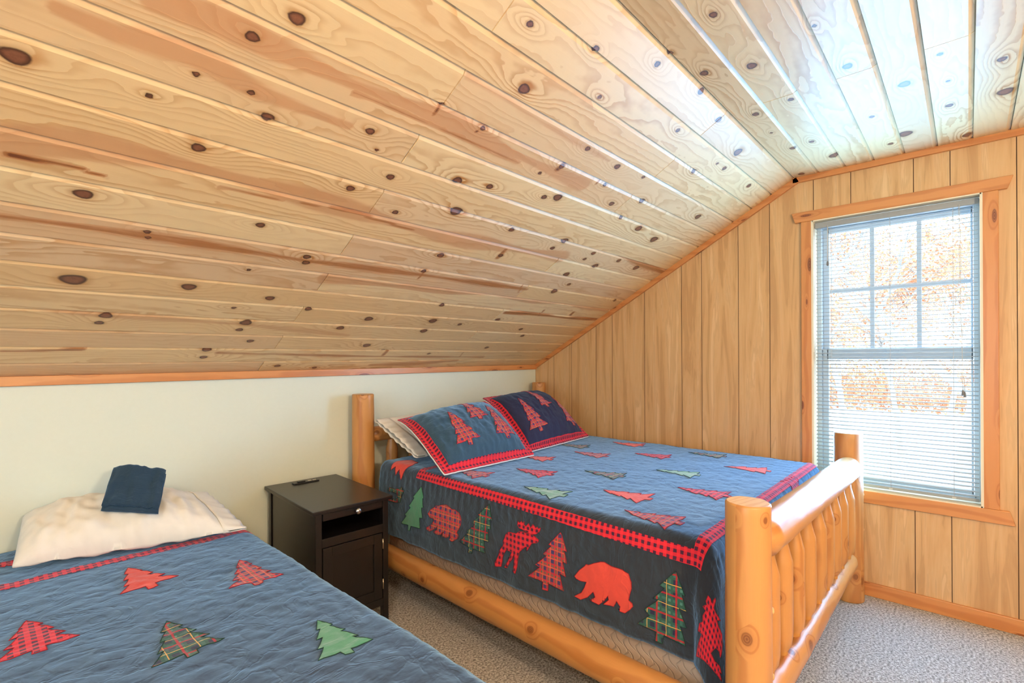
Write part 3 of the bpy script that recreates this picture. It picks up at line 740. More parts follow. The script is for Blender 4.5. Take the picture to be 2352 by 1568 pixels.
# ------------------------------------------------------------------ the window
def build_window():
    w = struct(empty('window_1', (DG, (WY0 + WY1) / 2, WZ0)))
    y0, y1 = WY0, WY1
    def part(mb, name, mat, parent=w):
        o = mb.build(name, M[mat]); o.parent = parent
        if parent is w: o.matrix_parent_inverse = Matrix.Translation(-Vector(w.location))
        return o
    j = MB()
    j.box(DG - .020, DG + .15, y1 - .006, y1 + .004, WZ0, WZ1).box(DG - .020, DG + .15, y0 - .004, y0 + .006, WZ0, WZ1)
    j.box(DG - .020, DG + .15, y0, y1, WZ1 - .006, WZ1 + .004).box(DG - .020, DG + .15, y0, y1, WZ0 - .004, WZ0 + .006)
    part(j, 'jamb_liner', 'cream_jamb')
    X = DG + .085
    f = MB(); fw = .022
    f.box(X, X + .065, y1 - .006 - fw, y1 - .006, WZ0 + .006, WZ1 - .006, .002).box(X, X + .065, y0 + .006, y0 + .006 + fw, WZ0 + .006, WZ1 - .006, .002)
    f.box(X, X + .065, y0 + .02, y1 - .02, WZ1 - .006 - fw, WZ1 - .006, .002).box(X, X + .065, y0 + .02, y1 - .02, WZ0 + .006, WZ0 + .006 + fw, .002)
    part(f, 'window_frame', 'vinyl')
    gy0, gy1 = -.009, .600
    def sash(name, x0, x1, z0, z1, lower_rail, upper_rail):
        s = MB(); a, b = WZ0, WZ1
        s.box(x0, x1, gy1, y1 - .030, z0, z1, .003).box(x0, x1, y0 + .030, gy0, z0, z1, .003)
        s.box(x0, x1, gy0 - .01, gy1 + .01, z1 - upper_rail, z1, .003).box(x0, x1, gy0 - .01, gy1 + .01, z0, z0 + lower_rail, .003)
        return part(s, name, 'vinyl')
    up = sash('upper_sash', X + .036, X + .060, 1.300, 2.048, .045, .030)
    lo_ = sash('lower_sash', X + .008, X + .032, .596, 1.341, .030, .062)
    mu = MB()
    for y in (.396, .192): mu.box(X + .042, X + .054, y - .010, y + .010, 1.34, 2.02)
    mu.box(X + .0435, X + .0525, gy0 - .004, gy1 + .004, 1.668, 1.686)
    m = mu.build('muntins', M['vinyl']); m.parent = up
    for nm, par, xg, z0, z1 in (('glass_pane', up, X + .048, 1.34, 2.02), ('glass_pane', lo_, X + .020, .62, 1.285)):
        g = from_lists(nm, [(xg, gy0 - .004, z0), (xg, gy1 + .004, z0), (xg, gy1 + .004, z1), (xg, gy0 - .004, z1)], [(0, 1, 2, 3)], M['glass'])
        g.parent = par
    l = MB().box(X - .004, X + .010, .27, .33, 1.318, 1.334, .003)
    part(l, 'sash_lock', 'vinyl', lo_)
    return w
build_window()
# added, unseen rear window for extra daylight: a frame with a cross bar
rw = struct(empty('added_rear_window', (XR, .2, RW[2])))
f = MB()
for a, b, c, d in ((RW[0], RW[0] + .05, RW[2], RW[3]), (RW[1] - .05, RW[1], RW[2], RW[3]), (RW[0], RW[1], RW[2], RW[2] + .05), (RW[0], RW[1], RW[3] - .05, RW[3]), (RW[0], RW[1], 1.30, 1.345), (.18, .22, RW[2], RW[3])):
    f.box(XR - .08, XR - .03, a, b, c, d)
o = f.build('window_frame', M['vinyl']); o.parent = rw; o.matrix_parent_inverse = Matrix.Translation(-Vector(rw.location))

# ------------------------------------------------------------------ the blind
def build_blind():
    b = empty('venetian_blind', (DG + .030, (WY0 + WY1) / 2, 2.045))
    tag(b, 'white venetian mini blind with thin open slats, lowered over the gable window', 'blind')
    inv = Matrix.Translation(-Vector(b.location))
    def part(o, par=b):
        o.parent = par
        if par is b: o.matrix_parent_inverse = inv
        return o
    xc = DG + .030
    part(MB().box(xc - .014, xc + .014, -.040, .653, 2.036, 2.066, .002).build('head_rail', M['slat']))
    V, F = [], []
    zs = []
    z = .612
    while z < 2.03:
        zs.append(z); z += .0213
    ta = math.radians(9)
    for z in zs:
        base = len(V)
        zz = z + random.uniform(-.0006, .0006)
        for y in (-.036, .650):
            for th_ in (0.0, -0.0009):
                for k in range(5):
                    q = -1 + k * .5
                    lx = q * .0125; lz = .0018 * (1 - q * q) + th_
                    V.append((xc + lx * math.cos(ta) - lz * math.sin(ta), y, zz + lx * math.sin(ta) + lz * math.cos(ta)))
        for k in range(4):
            F.append((base + k, base + k + 1, base + 11 + k, base + 10 + k))
            F.append((base + 5 + k, base + 15 + k, base + 16 + k, base + 6 + k))
        F.append((base, base + 10, base + 15, base + 5)); F.append((base + 4, base + 9, base + 19, base + 14))
        F.append((base, base + 5, base + 6, base + 1)) 
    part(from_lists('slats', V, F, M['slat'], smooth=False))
    part(MB().box(xc - .012, xc + .012, -.037, .651, .584, .598, .002).build('bottom_rail', M['slat']))
    lc = MB()
    for y in (.575, .307, .055):
        for dx in (-.0135, .0135):
            lc.tube([(xc + dx, y, .598), (xc + dx, y, 2.036)], .0008, 5)
        lc.box(xc - .015, xc - .0125, y - .008, y + .008, .586, .594)
    part(lc.build('ladder_cords', M['cord']))
    w = part(MB().tube([(xc - .020, .588, 2.045), (xc - .024, .588, 1.84)], .0022, 8).build('tilt_wand', M['cord']))
    part(MB().lathe([(.001, 0), (.005, -.004), (.0065, -.022), (.003, -.028)], 10, (xc - .024, .588, 1.84)).build('wand_tip', M['tassel']), w)
    c = MB(); x = xc - .020
    c.tube([(x, .030, 2.045), (x, .026, 1.75), (x, .030, 1.55), (x, .022, 1.37), (x, .024, 1.22), (x - .001, .021, 1.13)], .0010, 6)
    c.tube([(x, .034, 2.045), (x, .030, 1.70), (x, .052, 1.52), (x, .066, 1.42), (x, .052, 1.385), (x, .026, 1.365), (x, .020, 1.25), (x - .001, .014, 1.12)], .0009, 6)
    c = part(c.build('pull_cord', M['cord']))
    for (y, z) in ((.021, 1.13), (.014, 1.12)):
        part(MB().lathe([(.0015, 0), (.004, -.006), (.006, -.024), (.005, -.027)], 10, (x - .001, y, z)).build('tassel', M['tassel']), c)
build_blind()

# fixture of the added ceiling lamp, out of view in the rear half
cl = empty('added_ceiling_light', (-0.9, -0.35, 2.34))
tag(cl, 'round frosted glass ceiling light added out of view as warm fill', 'ceiling light')
o = MB().lathe([(.19, .0), (.20, -.015), (.17, -.03), (.02, -.03)], 32).build('lamp_base', M['vinyl'], cl)

fr = empty('added_floor_lamp', (0.35, -1.50, 0))  # body of the added, unseen standing lamp
tag(fr, 'slim standing lamp with an open bowl, added on the carpet behind the camera as warm fill', 'floor lamp')
MB().lathe([(.14, 0), (.14, .015), (.02, .025), (.011, .04), (.011, 1.55), (.02, 1.56)], 24).build('stand', M['steel'], fr)
MB().lathe([(.02, 1.55), (.10, 1.57), (.17, 1.63)], 28).build('lamp_bowl', M['lamp_glass'], fr)

# ------------------------------------------------------------------ outdoors
GZ = -2.7
struct(from_lists('ground', [(DG + 1, -60, GZ), (90, -60, GZ - .4), (90, 60, GZ - .4), (DG + 1, 60, GZ)], [(0, 1, 2, 3)], M['snow']))
def outdoor_tree(loc, height, spread, nleaf, lsize, label, seed, levels=3, leafmat='leaf', lowest=.25):
    rs = random.Random(seed)
    t = empty('tree', loc)
    tag(t, label, 'tree')
    b = MB(); tips = []
    def grow(p, d, L, r, lv):
        pts = [p]; q = p.copy(); dd = d.copy()
        n = 4
        for i in range(n):
            dd = (dd + Vector((rs.uniform(-.18, .18), rs.uniform(-.18, .18), rs.uniform(-.05, .12)))).normalized()
            q = q + dd * (L / n); pts.append(q.copy())
            if lv < levels and (i > 0 or lv > 0):
                for _ in range(2 if lv == 0 else 2):
                    a = rs.uniform(0, 2 * math.pi)
                    side = Vector((math.cos(a), math.sin(a), rs.uniform(.1, .7))).normalized()
                    grow(q.copy(), (dd * .35 + side * .9).normalized(), L * rs.uniform(.38, .6) * (spread if lv == 0 else 1), r * .45, lv + 1)
            if lv >= levels - 1: tips.append((q.copy(), L))
        rr = [r * (1 - .75 * i / n) for i in range(n + 1)]
        b.tube(pts, rr, 5 if lv else 8, caps=False)
    grow(Vector((0, 0, 0)), Vector((0, 0, 1)), height, height * .018, 0)
    b.build('trunk', M['bark'], t)
    if nleaf:
        V, F = [], []
        for _ in range(nleaf):
            p, L = rs.choice(tips)
            c = p + Vector((rs.gauss(0, .28), rs.gauss(0, .28), rs.gauss(0, .22))) * min(1.2, .35 + L * .25)
            if c.z < height * lowest * .5: continue
            a = Vector((rs.uniform(-1, 1), rs.uniform(-1, 1), rs.uniform(-1, 1))).normalized()
            e = a.orthogonal().normalized() * lsize * rs.uniform(.6, 1.2); g = a.cross(e).normalized() * lsize * rs.uniform(.4, .9)
            i = len(V); V += [c - e, c - g * .8, c + e, c + g]; F.append((i, i + 1, i + 2, i + 3))
        from_lists('foliage', V, F, M[leafmat], t)
    return t
outdoor_tree((17.0, 2.58, GZ), 6.0, .9, 1700, .055, 'slim leafless tree left of the window centre with few russet leaves', 3)
outdoor_tree((24.5, 1.95, GZ), 6.0, 1.1, 5600, .08, 'bushy tree with dense russet leaves behind the middle panes', 5, lowest=.35)
outdoor_tree((31.5, 4.75, GZ), 7.4, 1.1, 5600, .10, 'russet leaved tree behind the left panes', 8, lowest=.35)
outdoor_tree((9.5, .05, GZ), 6.8, .9, 500, .035, 'bare tree with thin grey branches behind the right panes', 12, levels=4, leafmat='twig')
outdoor_tree((38.0, .90, GZ), 7.8, 1.1, 5200, .11, 'far russet tree behind the right panes', 15, lowest=.35)
def brush():
    rs = random.Random(2); V, F = [], []
    for _ in range(26000):
        x = rs.uniform(43, 62); y = rs.uniform(-7, 17)
        h = abs(rs.gauss(0, 1.7)); c = Vector((x, y, GZ + h))
        a = Vector((rs.uniform(-1, 1), rs.uniform(-1, 1), rs.uniform(-1, 1))).normalized()
        s = rs.uniform(.07, .17)
        e = a.orthogonal().normalized() * s; g = a.cross(e).normalized() * s * .6
        i = len(V); V += [c - e, c - g, c + e, c + g]; F.append((i, i + 1, i + 2, i + 3))
    tag(from_lists('brush', V, F, M['leaf']), 'russet and grey undergrowth at the edge of the snow outside', 'undergrowth', kind='stuff')
brush()

# ------------------------------------------------------------------ logs
def log_mesh(name, L, r0, r1, seed, seg=40, step=0.03, wob=0.02, flat=None, chamfer=0.006, taper=(0, 0), facet=0.0):
    """a peeled log along local z, closed by cut ends"""
    rs = random.Random(seed); ph = [rs.uniform(0, 9) for _ in range(6)]
    n = max(4, int(L / step))
    hs = [0.0, chamfer * .5] + [chamfer + (L - 2 * chamfer) * i / n for i in range(n + 1)] + [L - chamfer * .5, L]
    V, F, UV, MI = [], [], [], []
    for i, h in enumerate(hs):
        t = h / L
        r = r0 + (r1 - r0) * t
        e = min(h, L - h)
        if e < chamfer: r -= (chamfer - e) * (0.35 if e > 1e-9 else 0.8) * 1.0
        ta, tb = taper
        if ta and h < ta: r *= 0.45 + 0.55 * math.sin(math.pi / 2 * h / ta)
        if tb and L - h < tb: r *= 0.45 + 0.55 * math.sin(math.pi / 2 * (L - h) / tb)
        for k in range(seg):
            a = 2 * math.pi * k / seg
            q = r * (1 + wob * math.sin(a + ph[0] + h * 2.1) + wob * .6 * math.sin(2 * a + ph[1] + h * 3.3) + wob * .3 * math.sin(5 * a + ph[2] + h * 5))
            q += 0.0015 * noise.noise(Vector((math.cos(a) * 2 + ph[3], math.sin(a) * 2, h * 14)))
            if facet: q *= 1 - facet * (0.5 + 0.5 * math.cos(8 * a + ph[4] + 1.5 * math.sin(h * 5)))
            if flat: q -= flat(h, a)
            V.append((q * math.cos(a), q * math.sin(a), h))
            UV.append((h, a * (r0 + r1) / 2))
    m = len(hs)
    for i in range(m - 1):
        for k in range(seg):
            F.append((i * seg + k, i * seg + (k + 1) % seg, (i + 1) * seg + (k + 1) % seg, (i + 1) * seg + k)); MI.append(0)
    F.append(tuple(range(seg))[::-1]); MI.append(1)
    F.append(tuple((m - 1) * seg + k for k in range(seg))); MI.append(1)
    me = bpy.data.meshes.new(name); me.from_pydata(V, [], F)
    lay = me.uv_layers.new(name='UVMap')
    for p in me.polygons:
        for li in p.loop_indices:
            vi = me.loops[li].vertex_index
            u, v = UV[vi]
            if len(p.vertices) == 4 and p.index % seg == seg - 1 and vi % seg == 0: v += math.pi * (r0 + r1)
            if len(p.vertices) > 4: u, v = V[vi][0] * 3, V[vi][1] * 3
            lay.data[li].uv = (u, v)
    me.polygons.foreach_set('material_index', MI)
    me.polygons.foreach_set('use_smooth', [len(p.vertices) == 4 for p in me.polygons])
    me.materials.append(M['log']); me.materials.append(M['log_end'])
    me.update()
    return me
def place(name, me, p0, p1, root, spin=0.0):
    p0, p1 = Vector(p0), Vector(p1)
    o = bpy.data.objects.new(name, me); COL.objects.link(o)
    q = (p1 - p0).to_track_quat('Z', 'Y') @ Matrix.Rotation(spin, 4, 'Z').to_quaternion()
    o.rotation_mode = 'QUATERNION'; o.rotation_quaternion = q
    o.parent = root; o.location = p0 - Vector(root.location)
    return o
def attach(o, root):
    o.parent = root; o.matrix_parent_inverse = Matrix.Translation(-Vector(root.location)); return o

bed = empty('log_bed', (2.35, 1.56, 0))
tag(bed, 'varnished pine log bed frame with spindled footboard, by the window', 'bed frame')
posts = [((1.480, .460), .060, .889, 1), ((3.180, .477), .067, .889, 2), ((1.562, 2.645), .064, 1.086, 3), ((3.190, 2.640), .057, 1.090, 4)]
for (x, y), r, h, sd in posts:
    p = place('bedpost', log_mesh('bedpost', h, r * 1.03, r * .98, sd, seg=56, wob=.012), (x, y, 0), (x + .002, y, h), bed, spin=sd * 1.3)
    if sd in (1, 2):
        zs = (.588, .404) if sd == 1 else (.559, .372, .165)
        d = Vector((.50, -.866, 0))
        for z in zs:
            g = MB().lathe([(.0095, 0), (.0095, .004), (.006, .0065)], 16).build('wood_plug', M['log_end'])
            g.rotation_mode = 'QUATERNION'; g.rotation_quaternion = d.to_track_quat('Z', 'Y')
            g.location = Vector((x, y, z)) + d * (r * .985)
            bpy.context.view_layer.update()
            mw = g.matrix_world.copy(); g.parent = p; g.matrix_parent_inverse = Matrix.Identity(4)
            pl = Matrix.LocRotScale(p.location, p.rotation_quaternion, None)
            g.matrix_basis = (Matrix.Translation(bed.location) @ pl).inverted() @ mw
# footboard rails
place('top_rail', log_mesh('top_rail', 1.60, .058, .058, 11, seg=48, wob=.02, taper=(.03, .05), facet=.012), (1.530, .452, .770), (3.128, .462, .712), bed, 1.0)
def scallop(h, a):
    w = max(0.0, math.cos(a - SC_A)) ** 1.5
    return w * .020 * abs(math.sin(math.pi * (h + .03) / .165)) ** .6
SC_A = 0.0
def rail_frame_angle(p0, p1, d):
    q = (Vector(p1) - Vector(p0)).to_track_quat('Z', 'Y'); v = q.inverted() @ Vector(d)
    return math.atan2(v.y, v.x)
P0, P1 = (1.535, .455, .290), (3.120, .465, .235)
SC_A = rail_frame_angle(P0, P1, (0, .75, .66))
place('lower_rail', log_mesh('lower_rail', 1.586, .052, .048, 12, seg=56, step=.012, wob=.015, flat=scallop, taper=(.03, .09)), P0, P1, bed)
def spindle_mesh(seed, L=.475):
    rs = random.Random(seed); seg = 30
    prof = [(0, .017), (.03, .019), (.055, .031), (.085, .035), (.12, .036)] + [(.12 + (L - .26) * i / 6, .0365) for i in range(1, 6)] + [(L - .120, .0365), (L - .108, .0355), (L - .085, .0300), (L - .050, .0225), (L - .02, .0205), (L, .020)]
    V, F, UV, MI = [], [], [], []
    ph = [rs.uniform(0, 9) for _ in range(4)]
    for h, r in prof:
        for k in range(seg):
            a = 2 * math.pi * k / seg
            q = r * (1 + .03 * math.sin(a + ph[0] + 3 * h) + .02 * math.sin(3 * a + ph[1] + 4 * h)) * (1 - .035 * (.5 + .5 * math.cos(7 * a + ph[2] + 2 * math.sin(h * 6))))
            V.append((q * math.cos(a), q * math.sin(a), h)); UV.append((h, a * .036))
    for i in range(len(prof) - 1):
        for k in range(seg):
            F.append((i * seg + k, i * seg + (k + 1) % seg, (i + 1) * seg + (k + 1) % seg, (i + 1) * seg + k))
            MI.append(1 if i in (0, len(prof) - 2) else 0)
    me = bpy.data.meshes.new('spindle'); me.from_pydata(V, [], F)
    lay = me.uv_layers.new(name='UVMap')
    for p in me.polygons:
        for li in p.loop_indices:
            vi = me.loops[li].vertex_index; u, v = UV[vi]
            if p.index % seg == seg - 1 and vi % seg == 0: v += 2 * math.pi * .036
            lay.data[li].uv = (u, v)
    me.polygons.foreach_set('material_index', MI); me.polygons.foreach_set('use_smooth', [True] * len(me.polygons))
    me.materials.append(M['log']); me.materials.append(M['log_tenon']); me.update()
    return me
sp = [spindle_mesh(20 + i) for i in range(4)]
for i, x in enumerate((1.642, 1.795, 1.955, 2.121, 2.300, 2.470, 2.635, 2.801, 2.974)):
    k = (x - 1.53) / 1.6
    z0 = .290 - .055 * k + .030; z1 = .770 - .058 * k - .035
    o = place('spindle', sp[i % 4], (x, .455, z0), (x + .004, .457, z1), bed, i * 1.1)
    o.scale = (1, 1, (z1 - z0) / .475)
# headboard
place('head_rail', log_mesh('head_rail', 1.56, .045, .043, 14, taper=(.04, .04)), (1.60, 2.645, .84), (3.16, 2.640, .83), bed)
place('head_rail', log_mesh('head_rail', 1.56, .045, .043, 15, taper=(.04, .04)), (1.60, 2.645, .36), (3.16, 2.640, .35), bed)
for i in range(8):
    x = 1.76 + i * .17
    place('spindle', sp[i % 4], (x, 2.643, .375), (x, 2.643, .85), bed, i * .9)
place('side_rail', log_mesh('side_rail', 2.13, .056, .055, 16, seg=48, wob=.012), (1.488, .49, .218), (1.528, 2.62, .226), bed, 2.0)
place('side_rail', log_mesh('side_rail', 2.13, .054, .053, 17, wob=.012), (3.176, .51, .218), (3.182, 2.62, .226), bed)
attach(MB().box(1.53, 3.15, .75, .84, .17, .195).box(1.53, 3.15, 1.5, 1.59, .17, .195).box(1.53, 3.15, 2.3, 2.39, .17, .195).build('slat', M['log_end'], uvaxis=0), bed)

# ------------------------------------------------------------------ box springs and mattresses
def soft_block(name, x0, x1, y0, y1, z0, z1, r, mat, label, cat, root_loc=None):
    b = MB().box(x0, x1, y0, y1, z0, z1, r)
    o = b.build(name, M[mat], smooth=True)
    me = o.data
    lay = me.uv_layers.new(name='UVMap')
    for p in me.polygons:
        n = p.normal
        for li in p.loop_indices:
            c = me.vertices[me.loops[li].vertex_index].co
            lay.data[li].uv = (c.y, c.z) if abs(n.x) > .5 else ((c.x, c.z) if abs(n.y) > .5 else (c.x, c.y))
    tag(o, label, cat)
    return o
soft_block('box_spring', 1.584, 3.100, .585, 2.425, .197, .455, .028, 'ticking', 'beige quilted box spring inside the log bed frame', 'box spring')
soft_block('mattress', 1.590, 3.080, .615, 2.425, .456, .708, .045, 'white_cloth', 'mattress under the animal quilt of the log bed', 'mattress')
soft_block('box_spring', -.690, .800, .720, 2.700, .140, .330, .028, 'ticking', 'low box spring of the front bed, covered down its sides by the faded tree quilt', 'box spring')
soft_block('mattress', -.690, .800, .720, 2.700, .331, .550, .045, 'white_cloth', 'mattress of the low front bed under the tree quilt', 'mattress')
bf = empty('metal_bed_frame', (.05, 1.7, 0))
tag(bf, 'low black metal frame carrying the front bed', 'bed frame')
attach(MB().box(-.67, .78, .75, 2.68, .125, .139).build('rails', M['black_plastic']), bf)
for x, y in ((-.6, .85), (.7, .85), (-.6, 2.55), (.7, 2.55)):
    attach(MB().tube([(x, y, 0), (x, y, .126)], .018, 12).build('leg', M['black_plastic']), bf)

# ------------------------------------------------------------------ quilts
def make_map(C, wr=0.0045, seed=0.0):
    x0, x1, y0, top, r = C['x0'], C['x1'], C['y0'], C['top'], C['r']
    q = r * math.pi / 2
    def base(a, b):
        cx = min(max(a, x0), x1); cy = max(b, y0)
        dx, dy = a - cx, b - cy; L = math.hypot(dx, dy)
        if L < 1e-9: return Vector((a, b, top)), Vector((0, 0, 1)), 0.0
        ux, uy = dx / L, dy / L
        if L < q:
            w = L / r
            return Vector((cx + ux * r * math.sin(w), cy + uy * r * math.sin(w), top - r * (1 - math.cos(w)))), Vector((ux * math.sin(w), uy * math.sin(w), math.cos(w))), L
        e = L - q; k = abs(2 * ux * uy)
        fl = .16 if ux < 0 else .02
        h = r + .02 * (1 - math.exp(-e / .1)) + fl * k * e
        return Vector((cx + ux * h, cy + uy * h, top - r - e * (1 - .04 * k))), Vector((ux, uy, .05)).normalized(), L
    def f(a, b, off=0.0):
        p, n, L = base(a, b)
        v = Vector((a * 7 + seed, b * 5, seed * 3))
        h = wr * .7 * noise.noise(v)
        c = noise.noise(Vector((a * 16 + 4 + seed, b * 11, 2)))
        h -= wr * .55 * max(0.0, 1 - abs(c) * 6.0)
        c2 = noise.noise(Vector((a * 9 - b * 6 + seed, b * 17 + a * 5, 8)))
        h -= wr * .45 * max(0.0, 1 - abs(c2) * 8.0)
        h += wr * .5 * noise.noise(Vector((a * 31 + seed, b * 27, 5)))
        if L > q:
            e = L - q                      # soft vertical flutes where the cloth hangs
            h += .0028 * math.exp(-e / .06) * math.sin((b if b > y0 else a) * 150 + 3 * noise.noise(Vector((a * 5, b * 5, 1))))
            h += .008 * min(1, e / .15) * noise.noise(Vector((b * 9 if abs(a - x0) > 0 and b > y0 else a * 9, 1.7 + seed, 0)))
        return p + n * (h + off)
    return f
def grid_cloth(name, f, a0, a1, b0, b1, step, mat, edge=None):
    na, nb = int((a1 - a0) / step) + 1, int((b1 - b0) / step) + 1
    V, F, UV = [], [], []
    for i in range(na + 1):
        for j in range(nb + 1):
            a = a0 + (a1 - a0) * i / na; b = b0 + (b1 - b0) * j / nb
            if edge: a, b = edge(a, b)
            V.append(f(a, b)); UV.append((a, b))
    for i in range(na):
        for j in range(nb):
            k = i * (nb + 1) + j
            F.append((k, k + nb + 1, k + nb + 2, k + 1))
    o = from_lists(name, V, F, mat, smooth=True, uv=UV)
    return o
def clip(poly, x0, x1, y0, y1):
    def cut(P, ins, inter):
        out = []
        for i in range(len(P)):
            a, b = P[i - 1], P[i]
            if ins(b):
                if not ins(a): out.append(inter(a, b))
                out.append(b)
            elif ins(a): out.append(inter(a, b))
        return out
    def ix(v): return lambda a, b: (v, a[1] + (b[1] - a[1]) * (v - a[0]) / (b[0] - a[0]))
    def iy(v): return lambda a, b: (a[0] + (b[0] - a[0]) * (v - a[1]) / (b[1] - a[1]), v)
    P = poly
    for ins, it in ((lambda p: p[0] >= x0, ix(x0)), (lambda p: p[0] <= x1, ix(x1)), (lambda p: p[1] >= y0, iy(y0)), (lambda p: p[1] <= y1, iy(y1))):
        P = cut(P, ins, it)
        if not P: return P
    return P
def applique(name, poly, f, mat, parent, cell=.009, off=.0022, stitch=None, uvs=1.0, rot=0.0):
    xs = [p[0] for p in poly]; ys = [p[1] for p in poly]
    idx = {}; V, F, UV = [], [], []
    def vid(p):
        k = (round(p[0], 5), round(p[1], 5))
        if k not in idx:
            idx[k] = len(V); V.append(f(p[0], p[1], off)); UV.append((p[0] * uvs, p[1] * uvs))
        return idx[k]
    i0, i1 = math.floor(min(xs) / cell), math.ceil(max(xs) / cell)
    j0, j1 = math.floor(min(ys) / cell), math.ceil(max(ys) / cell)
    for i in range(i0, i1):
        for j in range(j0, j1):
            c = clip(poly, i * cell, (i + 1) * cell, j * cell, (j + 1) * cell)
            ids = []
            for p in c:
                v = vid(p)
                if not ids or ids[-1] != v: ids.append(v)
            if len(ids) > 1 and ids[0] == ids[-1]: ids.pop()
            if len(set(ids)) >= 3 and len(set(ids)) == len(ids): F.append(tuple(ids))
    nf = len(F); MI = [0] * nf
    mats = [mat]
    if stitch is not None:
        mats.append(stitch)
        ring = []
        for k in range(len(poly)):
            a, b = poly[k], poly[(k + 1) % len(poly)]
            d = math.hypot(b[0] - a[0], b[1] - a[1]); n = max(1, int(d / .012))
            for q in range(n): ring.append(f(a[0] + (b[0] - a[0]) * q / n, a[1] + (b[1] - a[1]) * q / n, off))
        n = len(ring); base = len(V)
        for k in range(n):
            t = (ring[(k + 1) % n] - ring[k - 1]); t = t.normalized() if t.length > 1e-9 else Vector((1, 0, 0))
            s_ = t.orthogonal().normalized(); u_ = t.cross(s_)
            for m_ in range(4):
                an = m_ * math.pi / 2
                V.append(ring[k] + .0013 * (math.cos(an) * s_ + math.sin(an) * u_)); UV.append((0, 0))
        # orient consecutive rings by nearest vertex
        for k in range(n):
            A = [base + k * 4 + m_ for m_ in range(4)]; kb = (k + 1) % n; B = [base + kb * 4 + m_ for m_ in range(4)]
            best = min(range(8), key=lambda s: sum((V[A[m_]] - V[B[(m_ + s) % 4 if s < 4 else (s - m_) % 4]]).length for m_ in range(4)))
            B = [B[(m_ + best) % 4 if best < 4 else (best - m_) % 4] for m_ in range(4)]
            for m_ in range(4):
                F.append((A[m_], A[(m_ + 1) % 4], B[(m_ + 1) % 4], B[m_])); MI.append(1)
    me = bpy.data.meshes.new(name); me.from_pydata(V, [], F)
    me.polygons.foreach_set('material_index', MI)
    lay = me.uv_layers.new(name='UVMap')
    lay.data.foreach_set('uv', [c for l in me.loops for c in UV[l.vertex_index]])
    me.polygons.foreach_set('use_smooth', [True] * len(me.polygons))
    # patches face outwards
    me.update()
    o = link(name, me, mats)
    if parent is not None: attach(o, parent) if parent.parent is None else None
    return o
TREE = [(0, 0), (.11, .24), (.07, .24), (.19, .46), (.12, .46), (.26, .68), (.18, .68), (.36, .90), (.065, .90), (.065, 1.0), (-.065, 1.0), (-.065, .90), (-.36, .90), (-.18, .68), (-.26, .68), (-.12, .46), (-.19, .46), (-.07, .24), (-.11, .24)]
def tree_poly(tip, root, w=1.0, jit=0.0, seed=0):
    rs = random.Random(seed)
    t = Vector(tip); r = Vector(root); d = r - t; s_ = Vector((-d.y, d.x)) * w
    return [tuple(t + d * (y + rs.uniform(-jit, jit)) + s_ * (x + rs.uniform(-jit, jit))) for x, y in TREE]
ST = {'buffalo': 'st_red', 'tartan_red': 'st_red', 'salmon': 'st_red', 'tartan_green': 'st_green', 'green': 'st_green'}
FACE = {'buffalo': 'red and black checked', 'tartan_red': 'red tartan', 'salmon': 'plain salmon red', 'tartan_green': 'green tartan', 'green': 'plain green'}

C1 = dict(x0=1.60, x1=3.07, y0=.64, top=.718, r=.05)
f1 = make_map(C1, .0034, 0.0)
def hem1(a, b):
    k = .008 * noise.noise(Vector((b * 11, a * 11, 3)))
    if a < 1.20: a += k
    if b > 2.40: b += .012 * noise.noise(Vector((a * 7, 0, 9)))
    return a, b
q1 = grid_cloth('quilt', f1, 1.188, 3.47, .235, 2.440, .010, M['navy'], hem1)
tag(q1, 'navy lodge quilt with bear, moose and tree patches, draped over the log bed', 'quilt')
q1['label'] = 'navy lodge quilt with bear and moose patches, draped over the log bed'
sol = q1.modifiers.new('thick', 'SOLIDIFY'); sol.thickness = .010; sol.offset = -1
for nm, (mt, pl) in MOTIFS.items():
    kind = nm.split('_')[0]
    if nm == 'green_tree': kind = 'tree'
    o = applique(kind + '_patch', pl, f1, M[mt], q1, stitch=M[ST[mt]])
    o['label'] = FACE[mt] + ' ' + kind + ' patch'
for pl in ([(1.574, 2.11), (1.530, 2.11), (1.512, 1.28), (1.486, .600), (1.539, .600), (1.556, 1.28)],
           [(1.539, .600), (3.09, .600), (3.09, .645), (1.539, .645)],
           [(3.09, .600), (3.135, .600), (3.135, 2.11), (3.09, 2.11)],
           [(1.574, 2.11), (1.574, 2.066), (3.09, 2.066), (3.09, 2.11)]):
    applique('checked_border', pl, f1, M['buffalo'], q1, cell=.012, off=.0018)
for i, (tp, rt, mt) in enumerate([((1.915, 1.741), (1.927, 1.511), 'buffalo'), ((2.488, 1.775), (2.50, 1.55), 'tartan_red'), ((2.691, 1.482), (2.711, 1.263), 'buffalo'),
        ((2.371, 1.18), (2.396, .965), 'green'), ((2.676, .948), (2.72, .735), 'salmon'), ((1.668, 1.468), (1.675, 1.24), 'green'), ((1.859, 1.177), (1.862, .950), 'salmon'),
        ((2.118, .951), (2.113, .725), 'buffalo'), ((1.665, .959), (1.66, .730), 'tartan_red'), ((1.695, 1.955), (1.70, 1.735), 'tartan_red'), ((2.186, 1.950), (2.215, 1.735), 'salmon'),
        ((2.105, 1.440), (2.13, 1.225), 'tartan_green'), ((2.64, 2.02), (2.68, 1.80), 'tartan_green'), ((2.93, 1.25), (2.94, 1.03), 'tartan_green'), ((2.94, 1.78), (2.95, 1.56), 'salmon'),
        ((1.86, .535), (1.86, .36), 'green'), ((2.45, .55), (2.45, .36), 'buffalo'), ((1.80, .625), (1.97, .585), 'green'), ((2.70, .62), (2.53, .58), 'buffalo')]):
    if i in (15, 16): continue
    o = applique('tree_patch', tree_poly(tp, rt, 1.0, .012, i), f1, M[mt], q1, stitch=M[ST[mt]])
    o['label'] = FACE[mt] + ' tree patch'
